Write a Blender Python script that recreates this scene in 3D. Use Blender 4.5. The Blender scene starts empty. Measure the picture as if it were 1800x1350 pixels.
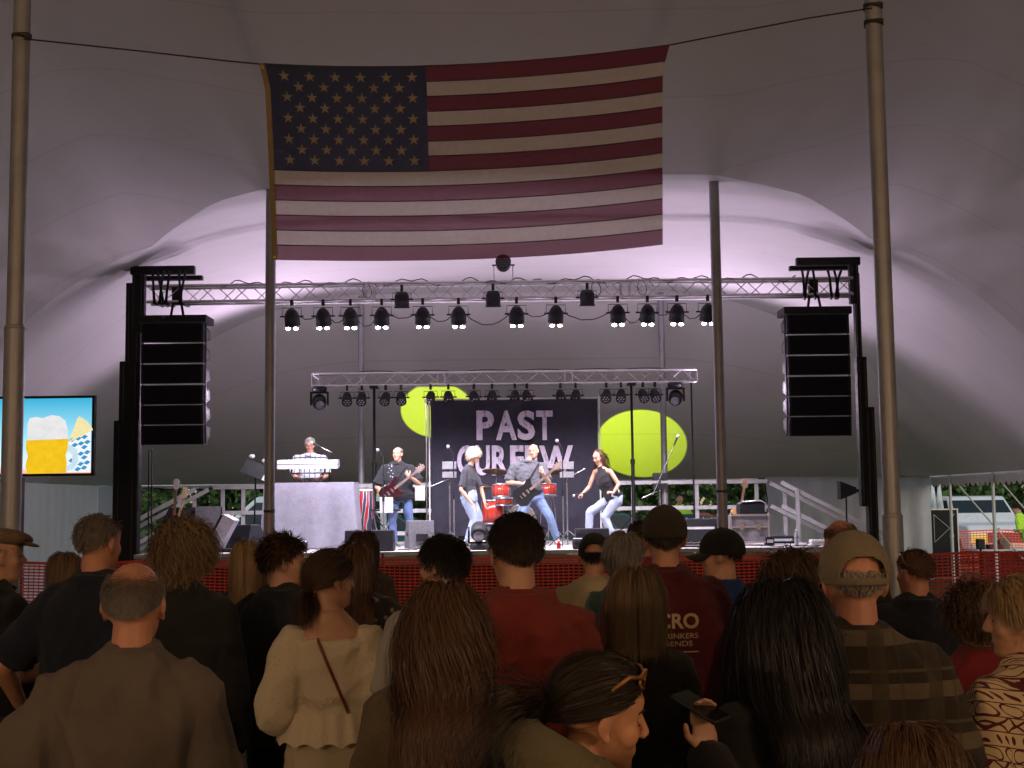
import bpy, bmesh, math, random
import numpy as np
from mathutils import Vector, Matrix, Quaternion
from mathutils.bvhtree import BVHTree

random.seed(7)
RNG = np.random.default_rng(7)
R = math.radians
S = bpy.context.scene
COL = S.collection

# ------------------------------------------------------------------ camera
CAM_Z = 1.85
PITCH = math.atan(210 / 2300.0)
ROLL = -0.0115
cam_d = bpy.data.cameras.new('camera')
cam_d.sensor_width = 36.0
cam_d.lens = 46.0
cam_d.clip_start = 0.05
cam_d.clip_end = 900.0
cam = bpy.data.objects.new('camera', cam_d)
COL.objects.link(cam)
CAM_R = Matrix.Rotation(math.pi / 2 + PITCH, 3, 'X') @ Matrix.Rotation(ROLL, 3, 'Z')
cam.matrix_world = Matrix.Translation((0, 0, CAM_Z)) @ CAM_R.to_4x4()
S.camera = cam


def P(px, py, Y):
    """the place at depth Y (metres ahead of the camera) that is seen at photograph pixel px, py"""
    d = CAM_R @ Vector(((px - 900) / 2300.0, -(py - 675) / 2300.0, -1.0))
    return Vector((0, 0, CAM_Z)) + d * (Y / d.y)


# ------------------------------------------------------------------ world, sun, exposure
W = bpy.data.worlds.new('World')
S.world = W
W.use_nodes = True
nt = W.node_tree
bg = nt.nodes['Background']
sky = nt.nodes.new('ShaderNodeTexSky')
sky.sky_type = 'NISHITA'
sky.sun_disc = False
sky.sun_elevation = R(28)
sky.sun_rotation = R(150)
sky.air_density = 1.4
sky.dust_density = 1.0
nt.links.new(sky.outputs[0], bg.inputs[0])
bg.inputs[1].default_value = 0.13
sun_d = bpy.data.lights.new('sun', 'SUN')
sun_d.energy = 1.5
sun_d.angle = R(14)
sun_d.color = (1.0, 0.93, 0.84)
sun = bpy.data.objects.new('sun', sun_d)
COL.objects.link(sun)
sun.rotation_euler = (R(62), 0, R(150 - 180))
S.view_settings.view_transform = 'Standard'
S.view_settings.look = 'None'
S.view_settings.exposure = 0.0
S.view_settings.gamma = 1.0
S.cycles.max_bounces = 5
S.cycles.diffuse_bounces = 3
S.cycles.glossy_bounces = 2
S.cycles.transmission_bounces = 3
S.cycles.transparent_max_bounces = 6
S.cycles.use_adaptive_sampling = True
S.cycles.adaptive_threshold = 0.03
S.cycles.caustics_reflective = False
S.cycles.caustics_refractive = False
S.cycles.sample_clamp_indirect = 4.0
S.cycles.use_denoising = True


# ------------------------------------------------------------------ helpers
def prop(o, label=None, cat=None, group=None, kind=None):
    if label: o['label'] = label
    if cat: o['category'] = cat
    if group: o['group'] = group
    if kind: o['kind'] = kind
    return o


def thing(name, label, cat, loc=(0, 0, 0), rz=0.0, group=None):
    o = bpy.data.objects.new(name, None)
    o.empty_display_size = 0.1
    COL.objects.link(o)
    o.location = loc
    o.rotation_euler = (0, 0, rz)
    return prop(o, label, cat, group)


def link(name, me, mat=None, parent=None, loc=None, rot=None):
    o = bpy.data.objects.new(name, me)
    COL.objects.link(o)
    if mat is not None and not me.materials:
        me.materials.append(mat)
    if parent is not None: o.parent = parent
    if loc is not None: o.location = loc
    if rot is not None: o.rotation_euler = rot
    return o


def copy_tree(o, parent=None):
    c = o.copy()
    COL.objects.link(c)
    c.parent = parent
    for ch in list(o.children):
        copy_tree(ch, c)
    return c


class MB:
    def __init__(s):
        s.v = []; s.f = []; s.sm = []

    def add(s, vs, fs, smooth=True):
        n = len(s.v)
        s.v.extend([tuple(v) for v in vs])
        s.f.extend([tuple(i + n for i in f) for f in fs])
        s.sm.extend([smooth] * len(fs))
        return s

    def box(s, c, size, rot=None):
        c = Vector(c)
        x, y, z = [k / 2 for k in size]
        vs = [Vector((i * x, j * y, k * z)) for i in (-1, 1) for j in (-1, 1) for k in (-1, 1)]
        if rot is not None:
            M = rot if isinstance(rot, Matrix) else Matrix.Rotation(rot, 3, 'Z')
            vs = [M @ v for v in vs]
        vs = [c + v for v in vs]
        return s.add(vs, [(0, 1, 3, 2), (4, 6, 7, 5), (0, 4, 5, 1), (2, 3, 7, 6), (0, 2, 6, 4), (1, 5, 7, 3)], False)

    def frame(s, d):
        d = Vector(d).normalized()
        a = Vector((0, 0, 1)) if abs(d.z) < 0.9 else Vector((1, 0, 0))
        x = a.cross(d).normalized()
        return x, d.cross(x)

    def cyl(s, p0, p1, r0, r1=None, n=10, caps=True):
        p0 = Vector(p0); p1 = Vector(p1)
        r1 = r0 if r1 is None else r1
        x, y = s.frame(p1 - p0)
        vs = []
        for p, r in ((p0, r0), (p1, r1)):
            for i in range(n):
                a = 2 * math.pi * i / n
                vs.append(p + (x * math.cos(a) + y * math.sin(a)) * r)
        s.add(vs, [(i, (i + 1) % n, n + (i + 1) % n, n + i) for i in range(n)])
        if caps:
            s.add(vs, [tuple(range(n))[::-1], tuple(range(n, 2 * n))], False)
        return s

    def tube(s, pts, r, n=6):
        pts = [Vector(p) for p in pts]
        rr = r if isinstance(r, (list, tuple)) else [r] * len(pts)
        vs = []
        x = None
        for i, p in enumerate(pts):
            d = (pts[min(i + 1, len(pts) - 1)] - pts[max(i - 1, 0)]).normalized()
            if x is None:
                x, y = s.frame(d)
            else:
                x = (x - d * x.dot(d))
                x = x.normalized() if x.length > 1e-6 else s.frame(d)[0]
                y = d.cross(x)
            for k in range(n):
                a = 2 * math.pi * k / n
                vs.append(p + (x * math.cos(a) + y * math.sin(a)) * rr[i])
        m = len(pts)
        fs = [(i * n + k, i * n + (k + 1) % n, (i + 1) * n + (k + 1) % n, (i + 1) * n + k) for i in range(m - 1) for k in range(n)]
        fs += [tuple(range(n))[::-1], tuple(range((m - 1) * n, m * n))]
        return s.add(vs, fs)

    def ell(s, c, r, M=None, nu=12, nv=8):
        c = Vector(c)
        vs = [Vector((0, 0, 1))]
        for j in range(1, nv):
            t = math.pi * j / nv
            for i in range(nu):
                a = 2 * math.pi * i / nu
                vs.append(Vector((math.sin(t) * math.cos(a), math.sin(t) * math.sin(a), math.cos(t))))
        vs.append(Vector((0, 0, -1)))
        fs = [(0, 1 + i, 1 + (i + 1) % nu) for i in range(nu)]
        for j in range(nv - 2):
            b = 1 + j * nu
            fs += [(b + i, b + nu + i, b + nu + (i + 1) % nu, b + (i + 1) % nu) for i in range(nu)]
        e = len(vs) - 1; b = 1 + (nv - 2) * nu
        fs += [(b + i, e, b + (i + 1) % nu) for i in range(nu)]
        vs = [Vector((v.x * r[0], v.y * r[1], v.z * r[2])) for v in vs]
        if M is not None: vs = [M @ v for v in vs]
        return s.add([c + v for v in vs], fs)

    def cap(s, p0, p1, r0, r1, n=10):
        """tapered capsule"""
        p0 = Vector(p0); p1 = Vector(p1)
        d = p1 - p0
        if d.length < 1e-5: return s.ell(p0, (r0, r0, r0))
        d.normalize()
        x, y = s.frame(d)
        vs = []; rings = []
        for k in (-80, -45, 0):
            rings.append((p0 + d * r0 * math.sin(R(k)), r0 * math.cos(R(k))))
        for k in (0, 45, 80):
            rings.append((p1 + d * r1 * math.sin(R(k)), r1 * math.cos(R(k))))
        for p, r in rings:
            for i in range(n):
                a = 2 * math.pi * i / n
                vs.append(p + (x * math.cos(a) + y * math.sin(a)) * r)
        m = len(rings)
        fs = [(j * n + i, j * n + (i + 1) % n, (j + 1) * n + (i + 1) % n, (j + 1) * n + i) for j in range(m - 1) for i in range(n)]
        fs += [tuple(range(n))[::-1], tuple(range((m - 1) * n, m * n))]
        return s.add(vs, fs)

    def loft(s, rings, n=20):
        """rings: (centre, xaxis, yaxis, rx, ry)"""
        vs = []
        for c, ax, ay, rx, ry in rings:
            for i in range(n):
                a = 2 * math.pi * i / n
                ca, sa = math.cos(a), math.sin(a)
                e = 0.85
                ca = math.copysign(abs(ca) ** e, ca); sa = math.copysign(abs(sa) ** e, sa)
                vs.append(c + ax * (rx * ca) + ay * (ry * sa))
        m = len(rings)
        fs = [(j * n + i, j * n + (i + 1) % n, (j + 1) * n + (i + 1) % n, (j + 1) * n + i) for j in range(m - 1) for i in range(n)]
        fs += [tuple(range(n))[::-1], tuple(range((m - 1) * n, m * n))]
        return s.add(vs, fs)

    def lathe(s, prof, M=None, n=16, axis_c=(0, 0, 0)):
        """prof: list of (r, z) about local Z"""
        c = Vector(axis_c)
        vs = []
        for r, z in prof:
            for i in range(n):
                a = 2 * math.pi * i / n
                v = Vector((r * math.cos(a), r * math.sin(a), z))
                if M is not None: v = M @ v
                vs.append(c + v)
        m = len(prof)
        fs = [(j * n + i, j * n + (i + 1) % n, (j + 1) * n + (i + 1) % n, (j + 1) * n + i) for j in range(m - 1) for i in range(n)]
        s.add(vs, fs)
        s.add(vs, [tuple(range(n))[::-1], tuple(range((m - 1) * n, m * n))], False)
        return s

    def prism(s, poly, f0, f1):
        """poly: 2D outline; f0/f1 map a 2D point to the two faces"""
        n = len(poly)
        vs = [f0(*p) for p in poly] + [f1(*p) for p in poly]
        fs = [tuple(range(n))[::-1], tuple(range(n, 2 * n))] + [(i, (i + 1) % n, n + (i + 1) % n, n + i) for i in range(n)]
        return s.add(vs, fs, False)

    def grid(s, fn, nu, nv, smooth=True):
        vs = [fn(i / nu, j / nv) for j in range(nv + 1) for i in range(nu + 1)]
        w = nu + 1
        fs = [(j * w + i, j * w + i + 1, (j + 1) * w + i + 1, (j + 1) * w + i) for j in range(nv) for i in range(nu)]
        return s.add(vs, fs, smooth)

    def mesh(s, name):
        me = bpy.data.meshes.new(name)
        me.from_pydata(s.v, [], s.f)
        me.polygons.foreach_set('use_smooth', s.sm)
        me.update()
        return me

    def build(s, name, mat=None, parent=None, loc=None, rot=None):
        return link(name, s.mesh(name), mat, parent, loc, rot)


def quads_mesh(name, verts, quads):
    """fast mesh from numpy arrays"""
    me = bpy.data.meshes.new(name)
    nv, nq = len(verts), len(quads)
    me.vertices.add(nv)
    me.vertices.foreach_set('co', np.ascontiguousarray(verts, dtype=np.float32).ravel())
    me.loops.add(nq * 4)
    me.loops.foreach_set('vertex_index', np.ascontiguousarray(quads, dtype=np.int32).ravel())
    me.polygons.add(nq)
    me.polygons.foreach_set('loop_start', np.arange(0, nq * 4, 4, dtype=np.int32))
    me.polygons.foreach_set('use_smooth', np.ones(nq, dtype=bool))
    me.update(calc_edges=True)
    return me


# ------------------------------------------------------------------ materials
class NT:
    def __init__(s, name):
        s.m = bpy.data.materials.new(name)
        s.m.use_nodes = True
        s.t = s.m.node_tree
        s.b = s.t.nodes['Principled BSDF']
        s.out = s.t.nodes['Material Output']

    def n(s, kind, **kw):
        nd = s.t.nodes.new(kind)
        for k, v in kw.items():
            if k in nd.inputs.keys() if hasattr(nd.inputs, 'keys') else False:
                pass
            setattr(nd, k, v)
        return nd

    def l(s, a, b):
        s.t.links.new(a, b)

    def coord(s, which='Object', scale=(1, 1, 1)):
        tc = s.n('ShaderNodeTexCoord')
        mp = s.n('ShaderNodeMapping')
        mp.inputs['Scale'].default_value = scale
        s.l(tc.outputs[which], mp.inputs[0])
        return mp.outputs[0]

    def noise(s, vec, scale, detail=3.0, rough=0.55):
        nd = s.n('ShaderNodeTexNoise')
        nd.inputs['Scale'].default_value = scale
        nd.inputs['Detail'].default_value = detail
        nd.inputs['Roughness'].default_value = rough
        if vec is not None: s.l(vec, nd.inputs['Vector'])
        return nd.outputs[0]

    def ramp(s, fac, stops, interp='LINEAR'):
        nd = s.n('ShaderNodeValToRGB')
        nd.color_ramp.interpolation = interp
        el = nd.color_ramp.elements
        while len(el) < len(stops): el.new(0.5)
        for e, (p, c) in zip(el, stops):
            e.position = p
            e.color = (*c, 1) if len(c) == 3 else c
        s.l(fac, nd.inputs[0])
        return nd.outputs[0]

    def math(s, op, a, b=None):
        nd = s.n('ShaderNodeMath', operation=op)
        for i, v in enumerate((a, b)):
            if v is None: continue
            if isinstance(v, (int, float)): nd.inputs[i].default_value = v
            else: s.l(v, nd.inputs[i])
        return nd.outputs[0]

    def mix(s, fac, a, b):
        nd = s.n('ShaderNodeMix', data_type='RGBA')
        for i, v in ((0, fac), (6, a), (7, b)):
            if isinstance(v, (int, float)): nd.inputs[i].default_value = v
            elif isinstance(v, tuple): nd.inputs[i].default_value = (*v, 1)
            else: s.l(v, nd.inputs[i])
        return nd.outputs[2]

    def bump(s, h, strength=0.3, dist=0.01):
        nd = s.n('ShaderNodeBump')
        nd.inputs['Strength'].default_value = strength
        nd.inputs['Distance'].default_value = dist
        s.l(h, nd.inputs['Height'])
        s.l(nd.outputs[0], s.b.inputs['Normal'])

    def set(s, color=None, rough=None, metal=None, spec=None):
        if color is not None:
            if isinstance(color, tuple): s.b.inputs['Base Color'].default_value = (*color, 1)
            else: s.l(color, s.b.inputs['Base Color'])
        if rough is not None:
            if isinstance(rough, (int, float)): s.b.inputs['Roughness'].default_value = rough
            else: s.l(rough, s.b.inputs['Roughness'])
        if metal is not None: s.b.inputs['Metallic'].default_value = metal
        if spec is not None: s.b.inputs['Specular IOR Level'].default_value = spec
        return s


MC = {}


def plain(name, color, rough=0.6, metal=0.0, var=0.25, scale=8.0, bump=0.1, bscale=60.0, spec=0.5):
    """a painted / plastic / metal surface with blotches and a fine grain"""
    if name in MC: return MC[name]
    m = NT(name)
    v = m.coord('Object')
    nz = m.noise(v, scale, 4)
    c = m.mix(m.ramp(nz, [(0.3, (0, 0, 0)), (0.7, (1, 1, 1))]), tuple(k * (1 - var) for k in color), tuple(min(1, k * (1 + var * 0.6)) for k in color))
    rr = m.ramp(nz, [(0.2, (rough * 0.8,) * 3), (0.8, (min(1, rough * 1.2),) * 3)])
    m.set(c, rr, metal, spec)
    if bump: m.bump(m.noise(v, bscale, 3), bump, 0.004)
    MC[name] = m.m
    return m.m


def emit(name, color, strength):
    if name in MC: return MC[name]
    m = NT(name)
    m.set((0.02, 0.02, 0.02), 0.4)
    m.b.inputs['Emission Color'].default_value = (*color, 1)
    m.b.inputs['Emission Strength'].default_value = strength
    MC[name] = m.m
    return m.m


def cloth(name, color, rough=0.9, var=0.3, weave=420.0, pat=None, tex='Object'):
    """woven cloth; pat(m, vec, base) may return a colour socket"""
    if name in MC: return MC[name]
    m = NT(name)
    v = m.coord(tex)
    nz = m.noise(v, 9.0, 4)
    c = m.mix(nz, tuple(k * (1 - var) for k in color), tuple(min(1, k * (1 + var)) for k in color))
    if pat: c = pat(m, v, c)
    m.set(c, rough, 0.0, 0.2)
    m.b.inputs['Sheen Weight'].default_value = 0.08
    h = m.math('ADD', m.noise(v, weave, 2), m.math('MULTIPLY', m.noise(v, 22, 3), 1.5))
    m.bump(h, 0.55, 0.008)
    MC[name] = m.m
    return m.m


def skin(name, color):
    if name in MC: return MC[name]
    m = NT(name)
    v = m.coord('Object')
    nz = m.noise(v, 26.0, 4)
    c = m.mix(nz, tuple(k * 0.8 for k in color), tuple(min(1, k * 1.15) for k in color))
    m.set(c, 0.5, 0.0, 0.35)
    m.bump(m.noise(v, 260, 3), 0.15, 0.002)
    MC[name] = m.m
    return m.m


def hairmat(name, color, var=0.5, rough=0.42):
    if name in MC: return MC[name]
    m = NT(name)
    g = m.n('ShaderNodeNewGeometry')
    v = m.coord('Object', (1, 1, 0.25))
    f = m.math('ADD', m.math('MULTIPLY', g.outputs['Random Per Island'], 0.6), m.math('MULTIPLY', m.noise(v, 30, 3), 0.4))
    c = m.mix(f, tuple(k * (1 - var) for k in color), tuple(min(1, k * (1 + var)) for k in color))
    m.set(c, rough, 0.0, 0.2)
    m.b.inputs['Anisotropic'].default_value = 0.6
    MC[name] = m.m
    return m.m


BLACK = plain('black_metal', (0.012, 0.012, 0.014), 0.55, 0.0, 0.3, spec=.25)
BLACKP = plain('black_plastic', (0.014, 0.014, 0.018), 0.55, 0.0, 0.3, 12, spec=.3)
ALU = plain('aluminium', (0.55, 0.54, 0.55), 0.42, 0.85, 0.12, 14)
ALUP = plain('aluminium_pole', (0.36, 0.36, 0.38), 0.46, 0.55, 0.16, 5, 0.15, 90)
RAILM = plain('mill_aluminium', (0.5, 0.49, 0.5), 0.5, 0.35, 0.15, 10)
STEEL = plain('chrome_steel', (0.6, 0.6, 0.62), 0.25, 0.95, 0.1)
CABLE = plain('cable_rubber', (0.012, 0.012, 0.014), 0.6)
WHITEP = plain('white_plastic', (0.75, 0.75, 0.76), 0.45, 0.0, 0.1)
ROPE = plain('rope_fibre', (0.045, 0.042, 0.035), 0.9, 0, 0.4, 60)

# ================================================================== THE SETTING
def ground_mat():
    m = NT('grass_ground')
    v = m.coord('Object')
    a = m.noise(v, 0.6, 5); b = m.noise(v, 14, 4)
    c = m.mix(m.math('MULTIPLY', m.math('ADD', a, b), 0.5), (0.030, 0.050, 0.014), (0.085, 0.115, 0.035))
    dirt = m.ramp(m.noise(v, 1.7, 5), [(0.55, (0, 0, 0)), (0.7, (1, 1, 1))])
    c = m.mix(m.math('MULTIPLY', dirt, 0.5), c, (0.11, 0.085, 0.055))
    m.set(c, 0.95, 0, 0.1)
    m.bump(m.noise(v, 40, 4), 0.8, 0.03)
    return m.m


g = MB().grid(lambda u, v: Vector((-160 + 320 * u, -60 + 300 * v, 0)), 40, 40).build('ground', ground_mat())
prop(g, kind='structure')
ASPH = plain('asphalt', (0.055, 0.055, 0.058), 0.85, 0, 0.3, 3, 0.5, 120)
rd = MB().grid(lambda u, v: Vector((-120 + 240 * u, 40 + 7 * v, 0.004)), 24, 4).build('road', ASPH)
prop(rd, kind='structure')

# ---- tent
XH, ZE, YB, YF = 9.5, 2.36, 30.0, -14.0
ROW3 = 26.2


def zbase(X, Y=0.0):
    d = max(0.0, abs(X) - 2.8)
    k = min(1.0, max(0.0, (Y - 19.0) / (ROW3 - 19.0)))
    k = k * k * (3 - 2 * k)
    return 6.1 - (1 - k) * 0.01245 * d ** 3 - k * 0.0833 * d ** 2


def L2(X):
    return float(np.interp(abs(X), [0, 2.7, 4.1, 4.6, 5.5, 7.9, 9.5], [16.6, 16.8, 17.9, 18.6, 19.8, 20.2, 20.4]))


def canopy_z(X, Y):
    zb = zbase(X, Y)
    fall = 1 - (abs(X) / XH) ** 3
    l2 = L2(X)
    if Y <= l2:
        d = l2 - Y
        z = zb + fall * 2.5 * math.tanh(d * 0.37 / 2.5)
        if Y < -4: z = ZE + (z - ZE) * max(0.0, (Y - YF) / (-4 - YF)) ** 0.7
        return z
    if Y <= ROW3:
        t = (Y - l2) / (ROW3 - l2)
        return zb + fall * 0.30 * math.sin(math.pi * t)
    t = (Y - ROW3) / (YB - ROW3)
    return ZE + (zb - ZE) * (1 - t) ** 1.08


def vinyl_mat(name, col, trans=0.0, seam=True):
    m = NT(name)
    v = m.coord('Object')
    nz = m.noise(v, 1.1, 5); fine = m.noise(v, 13, 4)
    c = m.mix(nz, tuple(k * 0.90 for k in col), tuple(min(1, k * 1.05) for k in col))
    st = m.ramp(m.noise(v, 3.3, 6, 0.7), [(0.62, (0, 0, 0)), (0.75, (1, 1, 1))])
    c = m.mix(m.math('MULTIPLY', st, 0.16), c, (0.30, 0.27, 0.22))
    h = m.math('MULTIPLY', fine, 0.5)
    if seam:
        sx = m.n('ShaderNodeSeparateXYZ'); m.l(v, sx.inputs[0])
        w = m.math('FRACT', m.math('MULTIPLY', sx.outputs[1], 1 / 1.52))
        line = m.math('LESS_THAN', w, 0.018)
        c = m.mix(m.math('MULTIPLY', line, 0.15), c, (0.2, 0.19, 0.18))
        h = m.math('ADD', h, m.math('MULTIPLY', line, 0.6))
    m.set(c, 0.8, 0, 0.15)
    if not seam: h = m.math('ADD', h, m.math('MULTIPLY', m.noise(v, 3.2, 6, .65), 4.0))
    m.bump(h, 0.3, 0.03 if not seam else .02)
    if trans:
        t = m.n('ShaderNodeBsdfTranslucent'); m.l(c, t.inputs[0])
        mx = m.n('ShaderNodeMixShader'); mx.inputs[0].default_value = trans
        m.l(m.b.outputs[0], mx.inputs[1]); m.l(t.outputs[0], mx.inputs[2]); m.l(mx.outputs[0], m.out.inputs[0])
    return m.m


VINYL = vinyl_mat('white_tent_vinyl', (0.74, 0.73, 0.72))
WALLV = vinyl_mat('tent_wall_vinyl', (0.68, 0.68, 0.70), 0.25, False)
tent = thing('pole_tent', 'large white vinyl tent canopy arching over the crowd and the stage', 'tent', (0, 0, 0))
NX = 76
xs = [-XH + 2 * XH * i / NX for i in range(NX + 1)]
b = MB()
for sec, nr in ((0, 92), (1, 31), (2, 16)):      # three cloth bays that meet at sharp creases
    vs = []
    for k in range(nr + 1):
        t = k / nr
        for X in xs:
            l2 = L2(X)
            Y = (YF + (l2 - YF) * (t ** 0.8)) if sec == 0 else (l2 + (ROW3 - l2) * t) if sec == 1 else ROW3 + (YB - ROW3) * t
            vs.append(Vector((X, Y, canopy_z(X, Y))))
    w_ = NX + 1
    b.add(vs, [(j * w_ + i, j * w_ + i + 1, (j + 1) * w_ + i + 1, (j + 1) * w_ + i) for j in range(nr) for i in range(NX)])
b.build('canopy', VINYL, tent)


def strip_wall(name, a, bpt, z0, z1, mat, parent=None, amp=0.05, per=0.45, scallop=0.0, n=None):
    a = Vector(a); bpt = Vector(bpt)
    L = (bpt - a).length
    d = (bpt - a) / L; nn = Vector((-d.y, d.x, 0))
    n = n or int(L / 0.09)

    def fn(u, v):
        s_ = u * L
        zb = z0 + (scallop * (1 - abs(math.sin(math.pi * s_ / 0.28))) if scallop else 0)
        off = amp * (0.35 + 0.65 * (1 - v)) * (math.sin(2 * math.pi * s_ / per) + 0.5 * math.sin(2 * math.pi * s_ / (per * 2.3) + 1.0 + v))
        p = a + d * s_ + nn * off
        p.z = zb + (z1 - zb) * v
        return p
    return MB().grid(fn, n, 8).build(name, mat, parent)


strip_wall('valance', (XH + .02, 8, 0), (XH + .02, YB, 0), ZE - 0.26, ZE + .01, VINYL, tent, 0.008, 0.6, 0.09, 500)
strip_wall('valance', (-8.6, YB + .02, 0), (5.6, YB + .02, 0), ZE - 0.10, ZE + .01, VINYL, tent, 0.008, 0.6, 0.04, 400)


def wall(label, a, bp, amp=0.05, z1=None):
    o = strip_wall('tent_sidewall', a, bp, 0.02, z1 or ZE, WALLV, None, amp)
    return prop(o, label, 'tent wall')


wall('wrinkled white tent sidewall hanging below the video screen', (-XH, -13.9, 0), (-XH, YB, 0), 0.014)
wall('narrow white tent sidewall panel beside the van behind the stage', (-XH, YB, 0), (-8.75, YB, 0), 0.03)
wall('grey pleated tent sidewall behind the stage stairs and right lift tower', (5.75, YB - .1, 0), (XH, YB - .1, 0), 0.075, ZE + .02)
wall('unseen white tent sidewall added along the right side to block daylight', (XH, -13.9, 0), (XH, 23.2, 0), 0.05)  # added out of view to keep outside light off the interior
wall('unseen white tent sidewall added behind the camera to block daylight', (-XH, -13.95, 0), (XH, -13.95, 0), 0.05)  # unseen end wall, added to enclose the tent against daylight

# eave poles of the open bay, with guy straps
SIDEP = plain('white_painted_pole', (0.62, 0.66, 0.66), 0.4, 0.2, 0.1)
for Yp, nm in ((28.5, 'white side pole beside the black equipment case at the open tent bay'), (25.95, 'white side pole in front of the parked pickup truck')):
    t = thing('eave_pole', nm, 'tent pole', (XH - .02, Yp, 0), 0, 'white side poles of the open bay')
    MB().cyl((0, 0, 0), (0, 0, ZE), 0.038, 0.032, 12).build('shaft', SIDEP, t)
    MB().cyl((0, 0, 1.02), (0, 0, 1.07), 0.045, None, 12).build('collar', SIDEP, t)
    MB().tube([(0.02, 0, ZE - .02), (1.9, -.15, .0)], 0.018, 5).build('guy_strap', plain('strap_white', (.6, .58, .45), .8), t)

def main_pole(x, Y, label, r0, r1, bands, split):
    t = thing('tent_pole', label, 'tent pole', (x, Y, 0))
    top = canopy_z(x, Y) + 0.02
    MB().cyl((0, 0, 0.02), (0, 0, split), r0, r0, 24, False).build('lower_shaft', ALUP, t)
    MB().cyl((0, 0, split - .01), (0, 0, top), r1 * 1.02, r1, 24, False).build('upper_shaft', ALUP, t)
    MB().cyl((0, 0, split - .015), (0, 0, split + .012), r0 + .004, r1 + .003, 24).build('sleeve_collar', ALUP, t)
    MB().box((0, 0, .012), (.3, .3, .024)).build('base_plate', BLACK, t)
    for z in bands:
        m = MB()
        for k in range(3):
            m.tube([((r1 + .006) * math.cos(a), (r1 + .006) * math.sin(a), z + .012 * k + .006 * math.sin(a * 2 + k)) for a in np.linspace(0, 6.28, 17)], 0.006, 5)
        m.build('rope_tie', ROPE, t)
    return t


LP1, RP1 = P(28, 500, 9.0), P(1553, 500, 9.0)
POLE_L = main_pole(LP1.x, 9.0, 'thick aluminium tent pole at far left tied to the flag rope', .070, .058, (P(38, 68, 9).z,), P(25, 575, 9).z)
POLE_R = main_pole(RP1.x, 9.0, 'thick aluminium tent pole with a golden glint, tied to the flag rope', .070, .058, (P(1537, 15, 9).z, P(1537, 15, 9).z - .12), P(1572, 905, 9).z)
main_pole(P(475, 600, 17.4).x, 17.4, 'grey tent pole passing in front of the keyboard table', .074, .068, (P(480, 900, 17.4).z,), P(478, 905, 17.4).z)
main_pole(P(1262, 600, 17.4).x, 17.4, 'grey tent pole between the last lit spotlight and the right speaker', .074, .068, (P(1272, 865, 17.4).z,), P(1270, 905, 17.4).z)
main_pole(P(635, 600, 26.25).x, 26.25, 'grey tent pole behind the stage near the bass player', .068, .062, (), 1.2)
main_pole(P(1163, 600, 26.25).x, 26.25, 'grey tent pole behind the stage crossing the right yellow light disc', .068, .062, (), 1.2)

# ---- stage
SZ, SX0, SX1, SY0, SY1 = 1.13, -5.86, 4.95, 20.3, 25.9
stage = thing('stage', 'low raised stage with pale deck panels behind the red fence', 'stage', ((SX0 + SX1) / 2, SY0, 0))
sx, sy = (SX0 + SX1) / 2, SY0
DECK = plain('stage_deck', (0.48, 0.46, 0.46), 0.55, 0, 0.22, 2.5, 0.2, 40)
nx = 9; pw = (SX1 - SX0) / nx; pd = (SY1 - SY0) / 2
me = MB().box((0, 0, -.03), (pw - .008, pd - .008, .06)).mesh('deck_panel')
for i in range(nx):
    for j in range(2):
        link('deck_panel', me, DECK, stage, (SX0 + pw * (i + .5) - sx, pd * (j + .5), SZ))
FASC = plain('stage_fascia', (0.34, 0.27, 0.24), 0.7, 0.0, 0.2, 4)
me = MB().box((0, 0, 0), (pw - .012, .04, .13)).mesh('fascia_board')
for i in range(nx):
    link('fascia_board', me, FASC, stage, (SX0 + pw * (i + .5) - sx, .03, SZ - .135))
SKIRT = cloth('black_skirt', (0.02, 0.018, 0.02))
o = strip_wall('skirt', (SX0 - sx, .12, 0), (SX1 - sx, .12, 0), 0.02, SZ - .2, SKIRT, stage, 0.03, .3)
me = MB().cyl((0, 0, 0), (0, 0, SZ - .07), .025, None, 8).mesh('stage_leg')
for i in range(nx + 1):
    for y in (.25, 2.8, 5.4):
        link('stage_leg', me, ALU, stage, (min(max(SX0 + pw * i, SX0 + .08), SX1 - .08) - sx, y, 0))

# railing along the back
rail = thing('stage_railing', 'pale metal guard railing along the back of the stage', 'railing', ((SX0 + SX1) / 2, SY1 - .05, SZ))
for z in (.16, .60, 1.10):
    MB().box((0, 0, z), (SX1 - SX0 + .1, .04, .075)).build('rail_bar', RAILM, rail)
me = MB().box((0, 0, .56), (.075, .036, 1.12)).mesh('post')
for px in (392, 428, 520, 650, 790, 900, 1010, 1113, 1225, 1330):
    link('post', me, RAILM, rail, (P(px, 880, SY1).x - (SX0 + SX1) / 2, .041, 0))


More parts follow.
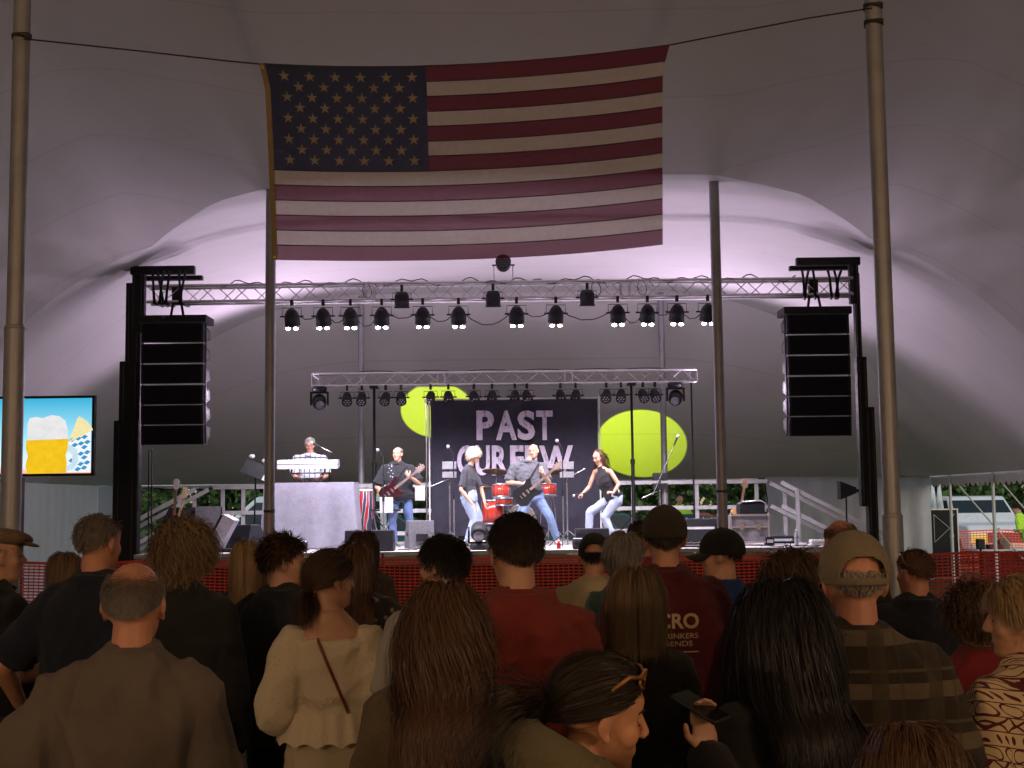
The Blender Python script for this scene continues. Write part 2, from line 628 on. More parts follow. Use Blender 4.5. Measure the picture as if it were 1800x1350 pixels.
def stairs(sign, x0, label):
    t = thing('stage_stairs', label, 'stairs', (x0, 24.6, 0))
    run, n = 1.9, 6
    me = MB().box((0, 0, -.02), (.27, 1.0, .04)).mesh('tread')
    for k in range(n):
        link('tread', me, RAILM, t, (sign * (run * (k + .5) / n), 0, SZ - SZ * (k + .6) / n))
    for y in (-.52, .52):
        MB().prism([(0, SZ - .22), (0, SZ - .02), (run + .1, .14), (run + .1, 0), (run - .1, 0)], lambda a, z, y=y: Vector((sign * a, y - .02, z)), lambda a, z, y=y: Vector((sign * a, y + .02, z))).build('stringer', RAILM, t)
        for zo, nm in ((1.05, 'handrail'), (.62, 'middle_rail')):
            a = Vector((sign * -.05, y, SZ + zo)); c = Vector((sign * (run + .15), y, zo + .03))
            d = c - a
            rot = Matrix.Rotation(-math.atan2(d.z, d.x), 3, 'Y')
            MB().box((a + c) / 2, (d.length, .04, .075), rot).build(nm, RAILM, t)
        for k in (.12, .88):
            zb_ = SZ * (1 - k)
            MB().box((sign * run * k, y + (.043 if y > 0 else -.043), zb_ + .52), (.07, .035, 1.08)).build('rail_post', RAILM, t)


stairs(1, SX1 + .02, 'aluminium stairs with handrails at the right end of the stage')
stairs(-1, SX0 - .02, 'aluminium stairs with handrails at the left end of the stage')

# ---- red plastic fence
def fence(label, a, bp, H, cell=0.062, row=0.04, sag=.02):
    a = Vector(a); bp = Vector(bp); L = (bp - a).length; d = (bp - a) / L; nn = Vector((-d.y, d.x, 0))
    rz = math.atan2(d.y, d.x)
    t = thing('plastic_fence', label, 'fence', a, rz)
    top = lambda s_: H - sag * abs(math.sin(math.pi * s_ / 2.4)) + .008 * math.sin(s_ * 3.1)
    wob = lambda s_, v: .03 * math.sin(s_ * 1.3 + v) + .02 * math.sin(s_ * 3.7 + 2 * v)
    V = []; Q = []
    nr = int(H / row); ns = int(L / .12)
    for k in range(nr + 1):
        f = k / nr
        hw = .009 if k not in (0, nr) else .016
        base = len(V)
        for i in range(ns + 1):
            s_ = L * i / ns
            z = .02 + (top(s_) - .02) * f
            V += [(s_, wob(s_, f), z - hw), (s_, wob(s_, f), z + hw)]
        Q += [(base + 2 * i, base + 2 * i + 2, base + 2 * i + 3, base + 2 * i + 1) for i in range(ns)]
    for i in range(int(L / cell)):
        s_ = i * cell + .02; base = len(V)
        for k in range(7):
            f = k / 6; z = .02 + (top(s_) - .02) * f
            V += [(s_ - .006, wob(s_, f) - .003, z), (s_ + .006, wob(s_, f) - .003, z)]
        Q += [(base + 2 * k, base + 2 * k + 1, base + 2 * k + 3, base + 2 * k + 2) for k in range(6)]
    me = quads_mesh('netting', np.array(V), np.array(Q))
    FM = MC.get('fence_red') or plain('fence_red', (0.75, 0.065, 0.042), 0.55, 0, 0.2, 5)
    o = link('netting', me, FM, t)
    o['kind'] = 'stuff'
    pm = MB().cyl((0, .04, 0), (0, .04, H + .06), .014, None, 6).mesh('post')
    for s_ in np.arange(.1, L, 2.4):
        link('post', pm, plain('fence_post_steel', (.09, .05, .04), .6, .5), t, (float(s_), 0, 0))


fence('red plastic mesh barrier fence across the front of the stage', (-8.9, 16.4, 0), (8.9, 15.6, 0), 1.2)
fence('short red mesh fence in front of the pickup truck outside', (9.6, 33.2, 0), (13.4, 32.4, 0), 1.05, .075, .06)

# ---- grass blades (uncountable)
def grass(n, regions):
    V = np.zeros((n * 4, 3)); k = 0
    Q = np.arange(n * 4).reshape(n, 4)
    tot = sum((r[1] - r[0]) * (r[3] - r[2]) for r in regions)
    for r in regions:
        m = int(n * (r[1] - r[0]) * (r[3] - r[2]) / tot)
        x = RNG.uniform(r[0], r[1], m); y = RNG.uniform(r[2], r[3], m)
        h = RNG.uniform(.02, .055, m); a = RNG.uniform(0, 6.28, m); w = .006
        bx = RNG.normal(0, .02, m); by = RNG.normal(0, .02, m)
        blk = np.zeros((m, 4, 3))
        dx, dy = w * np.cos(a), w * np.sin(a)
        blk[:, 0] = np.stack([x - dx, y - dy, 0 * x], 1); blk[:, 1] = np.stack([x + dx, y + dy, 0 * x], 1)
        blk[:, 2] = np.stack([x + bx + dx * .2, y + by + dy * .2, h], 1); blk[:, 3] = np.stack([x + bx - dx * .2, y + by - dy * .2, h], 1)
        V[k * 4:(k + m) * 4] = blk.reshape(-1, 3); k += m
    me = quads_mesh('grass', V[:k * 4], Q[:k])
    gm = hairmat('grass_blade', (0.055, 0.095, 0.022), .5, .7)
    o = link('grass', me, gm)
    prop(o, 'short trampled green grass under the crowd and outside', 'grass', None, 'stuff')


grass(34000, [(-7, 9, 5, 16), (9.0, 15, 20, 34), (-9, 9, 31, 39)])

# ---- outside: trees, vehicles
LEAF = hairmat('leaf_green', (0.060, 0.110, 0.036), .5, .6)
BARK = plain('bark', (0.07, 0.052, 0.04), .95, 0, .4, 12, .9, 25)


def tree(x, y, h, rad, label, n=8000, size=.20, low=1.2):
    t = thing('leafy_tree', label, 'tree', (x, y, 0), 0, 'trees beyond the tent')
    m = MB()
    m.tube([(0, 0, 0), (.05, .03, h * .18), (-.05, 0, h * .35), (.02, .05, h * .6)], [.22, .17, .14, .06], 8)
    for k in range(6):
        a = k * 1.05 + random.random(); z = h * (.22 + .06 * k)
        m.tube([(0, 0, z), (math.cos(a) * rad * .4, math.sin(a) * rad * .4, z + .5), (math.cos(a) * rad * .8, math.sin(a) * rad * .8, z + .7 + .3 * random.random())], [.09, .06, .02], 6)
    m.build('trunk', BARK, t)
    nc = 26
    cc = np.stack([RNG.normal(0, rad * .5, nc), RNG.normal(0, rad * .5, nc), RNG.uniform(low + .4, h, nc)], 1)
    cr = RNG.uniform(rad * .22, rad * .45, nc)
    idx = RNG.integers(0, nc, n)
    d = RNG.normal(size=(n, 3)); d /= np.linalg.norm(d, axis=1)[:, None]
    p = cc[idx] + d * (cr[idx] * RNG.uniform(.55, 1.05, n))[:, None]
    p[:, 2] = np.maximum(p[:, 2], low)
    u = RNG.normal(size=(n, 3)); u /= np.linalg.norm(u, axis=1)[:, None]
    w = np.cross(u, d); w /= (np.linalg.norm(w, axis=1)[:, None] + 1e-6)
    sz = RNG.uniform(.5, 1.1, n)[:, None] * size
    V = np.stack([p - u * sz, p - w * sz * .5, p + u * sz, p + w * sz * .5], 1).reshape(-1, 3)
    link('crown', quads_mesh('crown', V, np.arange(n * 4).reshape(n, 4)), LEAF, t)


for x, y, h, rad, lb in [(-17, 58, 9, 4.2, 'broad green tree seen left of the white van'), (-9, 62, 10, 4.5, 'green tree behind the white van roof'),
                         (-1, 60, 9, 4.2, 'green tree hidden behind the band banner'), (6.5, 55, 8, 3.8, 'green tree above the right half of the stage railing'),
                         (11.5, 60, 9, 4.4, 'green tree seen over the red parked car'), (17, 52, 8, 3.6, 'low spreading tree behind the black equipment case'),
                         (22.5, 50, 8.5, 3.8, 'bushy tree above the pickup truck roof'), (28, 54, 9, 4.4, 'dense green tree at the far right of the open bay')]:
    tree(x, y, h, rad, lb)
for i, (x, y) in enumerate([(-24, 75), (-13, 80), (-4, 78), (5, 80), (14, 76), (23, 74), (33, 72), (40, 66)]):
    tree(x, y, 9, 6, ['far dark tree beyond the road, first from the left', 'second far tree beyond the road', 'third far tree beyond the road', 'fourth far tree beyond the road', 'fifth far tree beyond the road', 'sixth far tree beyond the road', 'seventh far tree beyond the road', 'far dark tree beyond the road at the right end'][i], 5000, .46, .1)

GLASS = plain('dark_car_glass', (0.015, 0.02, 0.022), .12, 0, .2)
TYRE = plain('tyre_rubber', (.02, .02, .02), .85)


def car(name, label, cat, loc, rz, L, Wd, prof, cab, paint, wheels, wr=.36, lamp=(.9, .75, .35)):
    """side outline prof (x,z), cab outline; x runs from tail to nose"""
    t = thing(name, label, cat, loc, rz)
    hw = Wd / 2
    me = MB().prism(prof, lambda x, z: Vector((x, -hw, z)), lambda x, z: Vector((x, hw, z))).mesh('body')
    o = link('body', me, paint, t); bv = o.modifiers.new('round', 'BEVEL'); bv.width = .07; bv.segments = 3; bv.limit_method = 'ANGLE'
    zr = max(z for _, z in cab); zb_ = min(z for _, z in cab)
    nar = lambda z: hw - .04 - .16 * (z - zb_) / (zr - zb_)
    me = MB().prism(cab, lambda x, z: Vector((x, -nar(z), z)), lambda x, z: Vector((x, nar(z), z))).mesh('cab')
    o = link('cab', me, paint, t); bv = o.modifiers.new('round', 'BEVEL'); bv.width = .06; bv.segments = 3
    c = sorted(cab, key=lambda q: q[1])
    lowx = sorted([q[0] for q in cab if q[1] < zb_ + .1]); topx = sorted([q[0] for q in cab if q[1] > zr - .1])
    def lerpx(zz):
        f = (zz - zb_) / (zr - zb_)
        return lowx[0] + (topx[0] - lowx[0]) * f, lowx[-1] + (topx[-1] - lowx[-1]) * f
    z0, z1 = zb_ + .06 * (zr - zb_), zr - .16 * (zr - zb_)
    nw = max(2, int((lowx[-1] - lowx[0]) / .95))
    for sg in (-1, 1):
        for k in range(nw):
            f0, f1 = (k + .05) / nw, (k + .95) / nw
            pts = []
            for zz, ff in ((z0, f0), (z0, f1), (z1, f1), (z1, f0)):
                a, b_ = lerpx(zz); a += .12; b_ -= .12
                pts.append(Vector((a + (b_ - a) * ff, sg * (nar(zz) + .006), zz)))
            m = MB().add(pts + [p - Vector((0, sg * .01, 0)) for p in pts], [(0, 1, 2, 3), (7, 6, 5, 4), (0, 4, 5, 1), (1, 5, 6, 2), (2, 6, 7, 3), (3, 7, 4, 0)], False)
            m.build('side_window', GLASS, t)
    for end in (0, 1):
        pts = []
        for zz in (z0, z1):
            x = lerpx(zz)[end]; y = nar(zz) - .09
            pts += [Vector((x + (.012 if end else -.012), -y, zz)), Vector((x + (.012 if end else -.012), y, zz))]
        MB().add([pts[0], pts[1], pts[3], pts[2]], [(0, 1, 2, 3)], False).build('windscreen' if end else 'rear_window', GLASS, t)
    for x in wheels:
        for sg in (-1, 1):
            o = MB().lathe([(.2, -.1), (wr, -.1), (wr + .01, -.05), (wr + .01, .05), (wr, .1), (.2, .1)], Matrix.Rotation(math.pi / 2, 3, 'X'), 20, (0, 0, 0)).build('wheel', TYRE, t, (x, sg * (hw - .09), wr))
            MB().lathe([(.03, -.115), (.2, -.11), (.21, 0), (.2, .11), (.03, .115)], Matrix.Rotation(math.pi / 2, 3, 'X'), 14).build('rim', ALU, o)
    xn = max(x for x, z in prof); zn = [z for x, z in prof if x > xn - .05]
    zt = max(zn)
    for sg in (-1, 1):
        o = MB().box((0, 0, 0), (.06, .42, .24)).build('headlight', emit('headlight_' + cat, lamp, .8), t, (xn + .005, sg * (hw - .27), zt - .20))
        MB().box((0, sg * .30, .0), (.22, .12, .16)).build('mirror', paint, t, (lowx[-1] - .15, sg * (hw + .02), zb_ + .12))
    MB().box((xn + .01, 0, zt - .22), (.05, Wd - 1.0, .34)).build('grille', plain('grille_dark_red', (.16, .05, .045), .5, .3), t)
    MB().box((xn + .05, 0, .52), (.16, Wd - .06, .2)).build('bumper', plain('bumper_chrome', (.55, .56, .56), .3, .6), t)
    return t


WHITECAR = plain('white_car_paint', (.50, .60, .59), .3, 0, .05, 2, 0)
TRUCKP = plain('silver_truck_paint', (.58, .60, .60), .3, .1, .06, 2, 0)
REDCAR = plain('red_car_paint', (.25, .03, .03), .3, 0, .1, 2, 0)
v0 = P(335, 880, 34.5)
car('passenger_van', 'white passenger van parked behind the left of the stage', 'van', (v0.x + 5.3, 34.5, 0), math.pi, 5.4, 1.95,
    [(0, .35), (0, 1.1), (.05, 1.2), (4.5, 1.2), (5.2, 1.08), (5.35, .8), (5.35, .35)], [(.04, 1.15), (.1, 2.02), (.4, 2.1), (3.4, 2.1), (4.45, 1.18)], WHITECAR, (1.0, 4.3))
t0 = P(1752, 930, 36)
car('pickup_truck', 'silver pickup truck facing the open bay with amber headlights', 'truck', (t0.x + .2, 41.2, 0), R(-90), 5.4, 2.02,
    [(0, .45), (0, 1.15), (3.9, 1.18), (5.2, 1.12), (5.35, .95), (5.35, .42)], [(1.7, 1.12), (1.85, 1.85), (2.1, 1.92), (3.1, 1.9), (3.95, 1.15)], TRUCKP, (.95, 4.4), .4, (1.0, .7, .12))
r0 = P(1240, 885, 46)
car('hatchback_car', 'small red car parked across the lawn behind the railing', 'car', (r0.x - 2, 46, 0), 0, 4, 1.75,
    [(0, .3), (0, .85), (.1, .95), (3.1, .95), (3.85, .8), (4, .55), (4, .3)], [(.1, .9), (.35, 1.35), (.7, 1.48), (2.0, 1.45), (3.0, .93)], REDCAR, (.75, 3.2), .31)
for px, Yc, lb, pm in ((690, 44, 'dark green car parked behind the bass player', plain('green_car_paint', (.03, .09, .07), .3, 0, .1, 2, 0)), (1085, 40, 'dark teal car parked behind the crouching singer', plain('teal_car_paint', (.03, .075, .075), .3, 0, .1, 2, 0))):
    q = P(px, 890, Yc)
    car('estate_car', lb, 'car', (q.x - 2.2, Yc, 0), 0, 4.4, 1.8, [(0, .3), (0, .9), (.1, 1.0), (3.3, 1.0), (4.2, .85), (4.4, .6), (4.4, .3)], [(.05, .95), (.25, 1.45), (.6, 1.56), (2.4, 1.52), (3.3, .98)], pm, (.8, 3.5), .33)
# black equipment case with white cones
q = P(1660, 930, 30.6)
t = thing('equipment_case', 'tall black upright equipment case with metal edges at the open bay', 'case', (q.x, 30.9, 0))
MB().box((0, 0, .80), (.64, .6, 1.6)).build('shell', BLACK, t)
for sx_ in (-1, 1):
    MB().box((sx_ * .315, -.305, .80), (.03, .03, 1.58)).build('edge_trim', ALU, t)
for z in (.02, 1.6):
    MB().box((0, -.305, z), (.66, .03, .03)).build('edge_trim', ALU, t)
for a, c in (((-.24, 1.48), (.12, 1.16)), ((.12, 1.16), (-.24, .84)), ((-.24, 1.48), (-.24, .84)), ((.24, 1.5), (.12, 1.3))):
    MB().cyl((a[0], -.315, a[1]), (c[0], -.315, c[1]), .008, None, 6).build('strut', ALU, t)
CONE = cloth('white_umbrella_cloth', (.62, .66, .68))
for dx, lb in ((-.14, 'closed white umbrella standing on the black case, first of two'), (.0, 'closed white umbrella standing on the black case, second of two')):
    t = thing('closed_umbrella', lb, 'umbrella', (q.x + dx, 30.85 - dx * .3, 1.615))
    MB().lathe([(.09, 0), (.085, .05), (.05, .4), (.012, .74)], None, 9).build('canopy_cloth', CONE, t)
    MB().cyl((0, 0, .73), (0, 0, .80), .006, None, 6).build('tip', ALU, t)
t = thing('folding_table', 'folding table with boxes outside the right open bay', 'table', (P(1755, 975, 28.5).x + .45, 28.8, 0))
MB().box((0, 0, .72), (1.8, .7, .04)).build('table_top', WHITEP, t)
for sx_ in (-.8, .8):
    for sy_ in (-.28, .28):
        MB().cyl((sx_, sy_, 0), (sx_, sy_, .7), .014, None, 6).build('leg', BLACK, t)
MB().grid(lambda u, v: Vector((-.9 + 1.8 * u, -.36 - .02 * math.sin(u * 40), .1 + .61 * v)), 60, 3).build('table_skirt', cloth('maroon_skirt', (.12, .02, .02)), t)
bx = P(1745, 972, 28.8)
for dx, sz, lb, colr in ((-.28, (.14, .2, .22), 'small dark box standing on the outdoor table', (.03, .025, .02)), (.02, (.3, .25, .1), 'low red box on the outdoor table', (.16, .03, .025)), (.22, (.22, .2, .2), 'tan carton on the outdoor table', (.22, .15, .08))):
    o = MB().box((0, 0, sz[2] / 2), sz).build('carton', plain('carton_%d' % int(colr[0] * 1000), colr, .8), None, (bx.x + dx, 28.75, .742))
    bv = o.modifiers.new('b', 'BEVEL'); bv.width = .008
    prop(o, lb, 'box')
# blue crates beside the railing
for k in range(3):
    q = P(1212, 905, 31.5)
    t = thing('plastic_crate', ['blue plastic crate at the bottom of the stack behind the railing', 'blue plastic crate in the middle of the stack behind the railing', 'blue plastic crate on top of the stack behind the railing'][k], 'crate', (q.x, 31.6, .75 + k * .27))
    for c, s_ in (((0, -.19, .13), (.5, .02, .25)), ((0, .19, .13), (.5, .02, .25)), ((-.24, 0, .13), (.02, .36, .25)), ((.24, 0, .13), (.02, .36, .25)), ((0, 0, .01), (.46, .36, .02))):
        MB().box(c, s_).build('crate_side', plain('blue_plastic', (.03, .16, .26), .5), t)
t = thing('folding_table', 'small table under the blue crates behind the stage', 'table', (P(1212, 905, 31.5).x, 31.6, 0))
MB().box((0, 0, .73), (.9, .6, .03)).build('table_top', WHITEP, t)
for sx_ in (-.4, .4):
    for sy_ in (-.25, .25):
        MB().cyl((sx_, sy_, 0), (sx_, sy_, .715), .014, None, 6).build('leg', BLACK, t)

# ================================================================== LETTERING SHAPES
def text_meshes(jobs):
    """jobs: key -> (string, offset, shear); returns flat meshes in the XY plane"""
    obs = {}
    for k, (tx, off, sh) in jobs.items():
        cu = bpy.data.curves.new('letter', 'FONT')
        cu.body = tx; cu.offset = off; cu.shear = sh; cu.resolution_u = 4
        cu.align_x = 'CENTER'
        ob = bpy.data.objects.new('letter', cu); COL.objects.link(ob); obs[k] = ob
    dg = bpy.context.evaluated_depsgraph_get()
    res = {}
    for k, ob in obs.items():
        res[k] = bpy.data.meshes.new_from_object(ob.evaluated_get(dg))
    for ob in obs.values():
        cu = ob.data; bpy.data.objects.remove(ob); bpy.data.curves.remove(cu)
    return res


TXT = text_meshes({**{c: (c, .035, 0) for c in 'PASTCURFEW'}, 'MICRO': ('MICRO', .03, 0), 'DRINKERS': ('BEER DRINKERS', .008, 0), 'LEGENDS': ('& LEGENDS', .008, 0)})

# ================================================================== FLAG
YFL = 9.0


def poly_at(u, us, vs_):
    c = np.polyfit(us, vs_, len(us) - 1)
    return float(np.polyval(c, u))


def F(u, v, off=0.0):
    topx = 464 + (1177 - 464) * u
    topy = poly_at(u, [0, .4, .72, 1], [113, 117, 103, 80])
    botx = 487 + (1165 - 487) * u
    boty = poly_at(u, [0, .45, .75, 1], [457, 457, 447, 430])
    lx = np.interp(v, [0, .12, .4, 1], [0, -9, -7, 0]) * -1
    px = topx + (botx - topx) * v
    if u < .3: px += lx * .8 * (1 - u / .3)
    if u > .8: px -= np.interp(v, [0, .12, .3, 1], [0, 10, 9, 0]) * ((u - .8) / .2) ** 2
    py = topy + (boty - topy) * v
    Y = YFL + off + .03 * v * math.sin(u * 9 + 1.0) + .015 * math.sin(u * 23 + v * 4) * v + .01 * math.sin(u * 41 + v * 9) * v
    return P(px, py, Y)


def flag_cloth(name, col):
    m = NT(name)
    v = m.coord('Object')
    wr = m.noise(m.coord('Object', (6, 6, 2)), 7, 5, .65)
    c = m.mix(m.noise(v, 30, 3), tuple(k * .85 for k in col), tuple(min(1, k * 1.1) for k in col))
    m.set(c, .9, 0, .1)
    m.bump(m.math('ADD', m.noise(v, 700, 2), m.math('MULTIPLY', wr, 3)), .5, .006)
    t = m.n('ShaderNodeBsdfTranslucent'); m.l(c, t.inputs[0])
    tr = m.n('ShaderNodeBsdfTransparent')
    tr.inputs[0].default_value = (*[min(1, .35 + k) for k in col], 1)
    m1 = m.n('ShaderNodeMixShader'); m1.inputs[0].default_value = .35
    m.l(m.b.outputs[0], m1.inputs[1]); m.l(t.outputs[0], m1.inputs[2])
    m2 = m.n('ShaderNodeMixShader'); m2.inputs[0].default_value = .22
    m.l(m1.outputs[0], m2.inputs[1]); m.l(tr.outputs[0], m2.inputs[2]); m.l(m2.outputs[0], m.out.inputs[0])
    return m.m


FR, FW, FB = flag_cloth('flag_red', (.16, .012, .028)), flag_cloth('flag_white', (.52, .47, .42)), flag_cloth('flag_blue', (.020, .024, .065))
FS = plain('flag_star_thread', (.25, .205, .13), .9)
fo = F(.5, .5)
flag = thing('american_flag', 'large stars and stripes flag hanging from a rope between the front poles', 'flag', fo)


def fl(u, v, off=0.0): return F(u, v, off) - fo


for k in range(13):
    u0 = .4 if k < 7 else 0.0
    MB().grid(lambda u, v: fl(u0 + (1 - u0) * u, (k + v) / 13), 60 if u0 == 0 else 36, 4).build('stripe', (FR, FW)[k % 2], flag)
MB().grid(lambda u, v: fl(.4 * u, 7 / 13 * v, -.002), 30, 20).build('canton', FB, flag)
FSEAM = plain('flag_seam', (.05, .01, .02), .9)
for k in range(1, 13):
    u0 = .4 if k < 7 else 0.0
    MB().tube([fl(u0 + (1 - u0) * u, k / 13, -.004) for u in np.linspace(0, 1, 30)], .0035, 4).build('seam', FSEAM, flag)
star = []
for k in range(10):
    r = 1 if k % 2 == 0 else .382
    a = math.pi / 2 + k * math.pi / 5
    star.append((r * math.cos(a), r * math.sin(a)))
for row in range(9):
    n = 6 if row % 2 == 0 else 5
    for i in range(n):
        uc = .4 * ((i * 2 + (1 if n == 6 else 2)) / 12.0) * .96 + .012; vc = (row + 1) / 10 * 7 / 13
        rr = .031
        pts = [fl(uc + x * rr * .5, vc - y * rr, -.009) for x, y in star]
        c = fl(uc, vc, -.0095)
        MB().add([c] + pts, [(0, 1 + (k + 1) % 10, 1 + k) for k in range(10)], False).build('star', FS, flag)
HEAD = cloth('canvas_header', (.26, .19, .10))
MB().grid(lambda u, v: fl(-.012 + .014 * u, v, -.006), 2, 24).build('header_band', HEAD, flag)
for v in (.015, .985):
    MB().lathe([(.008, -.004), (.014, -.004), (.014, .004), (.008, .004)], Matrix.Rotation(math.pi / 2, 3, 'X'), 10).build('grommet', plain('brass', (.5, .35, .12), .35, .9), flag, fl(-.006, v, -.014))
rope_pts = [P(42, 68, 8.94)] + [P(x, y, YFL - .0) for x, y in ((250, 90), (400, 107), (462, 113))] + [F(u, 0, 0) + Vector((0, .006, .006)) for u in np.linspace(0, 1, 12)] + [P(x, y, 9.0) for x, y in ((1300, 55), (1420, 32))] + [P(1533, 14, 8.94)]
o = MB().tube(rope_pts, .006, 5).build('flag_rope', ROPE)
prop(o, 'thin dark rope strung between the two front poles holding the flag', 'rope')

# ================================================================== TRUSSES
def truss(label, x0, x1, Y, zc, H, D, rc, rb, step, joints):
    t = thing('lighting_truss', label, 'truss', ((x0 + x1) / 2, Y, zc))
    L = x1 - x0; xc = (x0 + x1) / 2
    me = MB().cyl((-L / 2, 0, 0), (L / 2, 0, 0), rc, None, 10).mesh('chord')
    for y in (-D / 2, D / 2):
        for z in (-H / 2, H / 2):
            link('chord', me, ALU, t, (0, y, z))
    n = int(L / step); st = L / n
    up = MB().cyl((0, 0, -H / 2), (st, 0, H / 2), rb, None, 6).mesh('brace')
    dn = MB().cyl((0, 0, H / 2), (st, 0, -H / 2), rb, None, 6).mesh('brace')
    ft = MB().cyl((0, -D / 2, 0), (st, D / 2, 0), rb, None, 6).mesh('cross_brace')
    for i in range(n):
        link('brace', up if i % 2 else dn, ALU, t, (-L / 2 + i * st, -D / 2, 0))
        link('brace', dn if i % 2 else up, ALU, t, (-L / 2 + i * st, D / 2, 0))
        if i % 2 == 0: link('cross_brace', ft, ALU, t, (-L / 2 + i * st, 0, -H / 2))
    fm = MB()
    for y in (-D / 2, D / 2): fm.cyl((0, y, -H / 2), (0, y, H / 2), rb * 1.5, None, 6)
    for z in (-H / 2, H / 2): fm.cyl((0, -D / 2, z), (0, D / 2, z), rb * 1.5, None, 6)
    fm = fm.mesh('joint_frame')
    for px in joints:
        for dx in (-.07, .07):
            link('joint_frame', fm, ALU, t, (P(px, 600, Y).x - xc + dx, 0, 0))
    return t


YT = 20.6
TZ = P(880, 512, YT).z
TX0, TX1 = P(262, 520, YT).x, P(1496, 505, YT).x
truss('long aluminium box truss over the stage front carrying the lit spotlights', TX0, TX1, YT, TZ, .255, .26, .024, .0085, .27, (650, 1100))
YR = 25.2
RZ_ = P(885, 665, YR).z
truss('shorter aluminium truss behind the band above the banner', P(550, 668, YR).x, P(1222, 660, YR).x, YR, RZ_, .235, .24, .020, .0085, .27, (556, 775, 998, 1216))
# support stands of the rear truss
for px, lb in ((658, 'black stand holding up the rear truss near the bass player'), (1112, 'black stand holding up the rear truss beside the right yellow disc')):
    q = P(px, 800, YR)
    t = thing('truss_stand', lb, 'stand', (q.x, YR, SZ))
    h = RZ_ - .13 - SZ
    MB().cyl((0, 0, .02), (0, 0, h * .5), .035, None, 12).build('lower_tube', BLACK, t)
    MB().cyl((0, 0, h * .5), (0, 0, h - .03), .025, None, 12).build('upper_tube', BLACK, t)
    MB().cyl((0, 0, h * .5 - .05), (0, 0, h * .5 + .04), .045, None, 12).build('collar', BLACK, t)
    MB().box((0, 0, h - .02), (.16, .3, .04)).build('cradle', BLACK, t)
    for k in range(3):
        a = k * 2.094 + .5
        MB().cyl((0, 0, .5), (.45 * math.cos(a), .3 * math.sin(a), .015), .014, None, 8).build('leg', BLACK, t)
q = P(1218, 800, YR)
o = MB().tube([(0, 0, .02), (0, 0, RZ_ - .13 - SZ)], .018, 6).build('hanging_cable', CABLE, None, (q.x, YR, SZ))
prop(o, 'thin black upright line at the right end of the rear truss', 'cable')

# ================================================================== SPOTLIGHTS
LENS_ON = emit('lens_lit', (1.0, .97, .98), 70.0)
LENS_WARM = emit('lens_warm', (1.0, .55, .35), 50.0)
LENS_OFF = plain('lens_grey', (.22, .22, .26), .25)
BEAD = plain('led_bead', (.55, .53, .58), .2)


def par(label, group, top, tilt, drop=.26, rad=.112, lit=None, beads=False, yaw=0.0, flat=False, light=None):
    """clamp at top; the head turns in a yoke. tilt: degrees from straight down, + away from the camera"""
    t = thing('stage_spotlight', label, 'spotlight', top, yaw, group)
    MB().box((0, 0, -.02), (.045, .05, .10)).build('clamp', BLACK, t)
    w = rad + .03
    ym = MB().tube([(-w, 0, -drop), (-w, 0, -.10), (w, 0, -.10), (w, 0, -drop)], .0065, 5)
    ym.build('yoke', BLACK, t)
    M = Matrix.Rotation(R(tilt), 3, 'X')
    prof = [(.02, .125), (.05, .12), (.075, .095), (rad * .85, .045), (rad * .97, .0), (rad, -.02), (rad, -.12), (rad * 1.04, -.125), (rad * 1.04, -.14), (rad * .93, -.14)] if not flat else \
           [(.03, .12), (rad * .7, .12), (rad * .95, .07), (rad, .05), (rad, -.11), (rad * 1.1, -.115), (rad * 1.1, -.14), (rad * .95, -.14)]
    hd = MB().lathe(prof, M, 16).build('head', BLACKP, t, (0, 0, -drop))
    for sx_ in (-1, 1):
        MB().cyl((sx_ * rad * .95, 0, 0), (sx_ * (w + .035), 0, 0), .014, None, 8).build('tilt_knob', BLACK, t, (0, 0, -drop))
    MB().lathe([(rad * .2, -.128), (rad * .92, -.128), (rad * .92, -.132), (rad * .2, -.132)], M, 14).build('lens', LENS_OFF, hd)
    if lit:
        for sx_ in (-1, 1):
            MB().ell(M @ Vector((sx_ * rad * .5, -rad * .62, -.178)), (.036, .024, .020), M, 10, 6).build('lamp_lens', lit, hd)
    if beads:
        for k in range(7):
            a = k * math.pi / 3
            c = Vector((0, 0, -.133)) if k == 6 else Vector((rad * .55 * math.cos(a), rad * .55 * math.sin(a), -.133))
            MB().ell(M @ c, (.02, .02, .012), M, 8, 6).build('led_bead', BEAD, hd)
    if light:
        ld = bpy.data.lights.new('spot', 'SPOT')
        ld.energy, ld.color, ang, blend = light
        ld.spot_size = R(ang); ld.spot_blend = blend; ld.shadow_soft_size = .06
        lo = bpy.data.objects.new('lamp_light', ld); COL.objects.link(lo); lo.parent = t
        lo.location = Vector((0, 0, -drop)) + M @ Vector((0, 0, -.20))
        lo.rotation_euler = (R(tilt), 0, 0)
    return t


ORD = ['first', 'second', 'third', 'fourth', 'fifth', 'sixth', 'seventh', 'eighth', 'ninth', 'tenth', 'eleventh', 'twelfth', 'thirteenth', 'fourteenth', 'fifteenth', 'sixteenth']
WHITE_L = (.98, .88, 1.0)
FRONT = [513, 568, 616, 671, 743, 806, 908, 977, 1086, 1138, 1190, 1244]
TB = TZ - .15
for i, px in enumerate(FRONT):
    x = P(px, 540, YT - .13).x
    warm = px == 977
    par('black stage spotlight with lit lens, %s from the left under the front truss' % ORD[i] if not warm else 'black stage spotlight with an orange glow beneath the front truss',
        'lit spotlights under the front truss', (x, YT - .13, TB), 26, .235, .122, LENS_WARM if warm else LENS_ON, yaw=random.uniform(-.12, .12),
        light=(390 if i not in (0, 11) else 260, (1.0, .85, .8) if warm else ((.74, .74, 1.0) if i in (3, 4, 9) else WHITE_L), 100, .5))
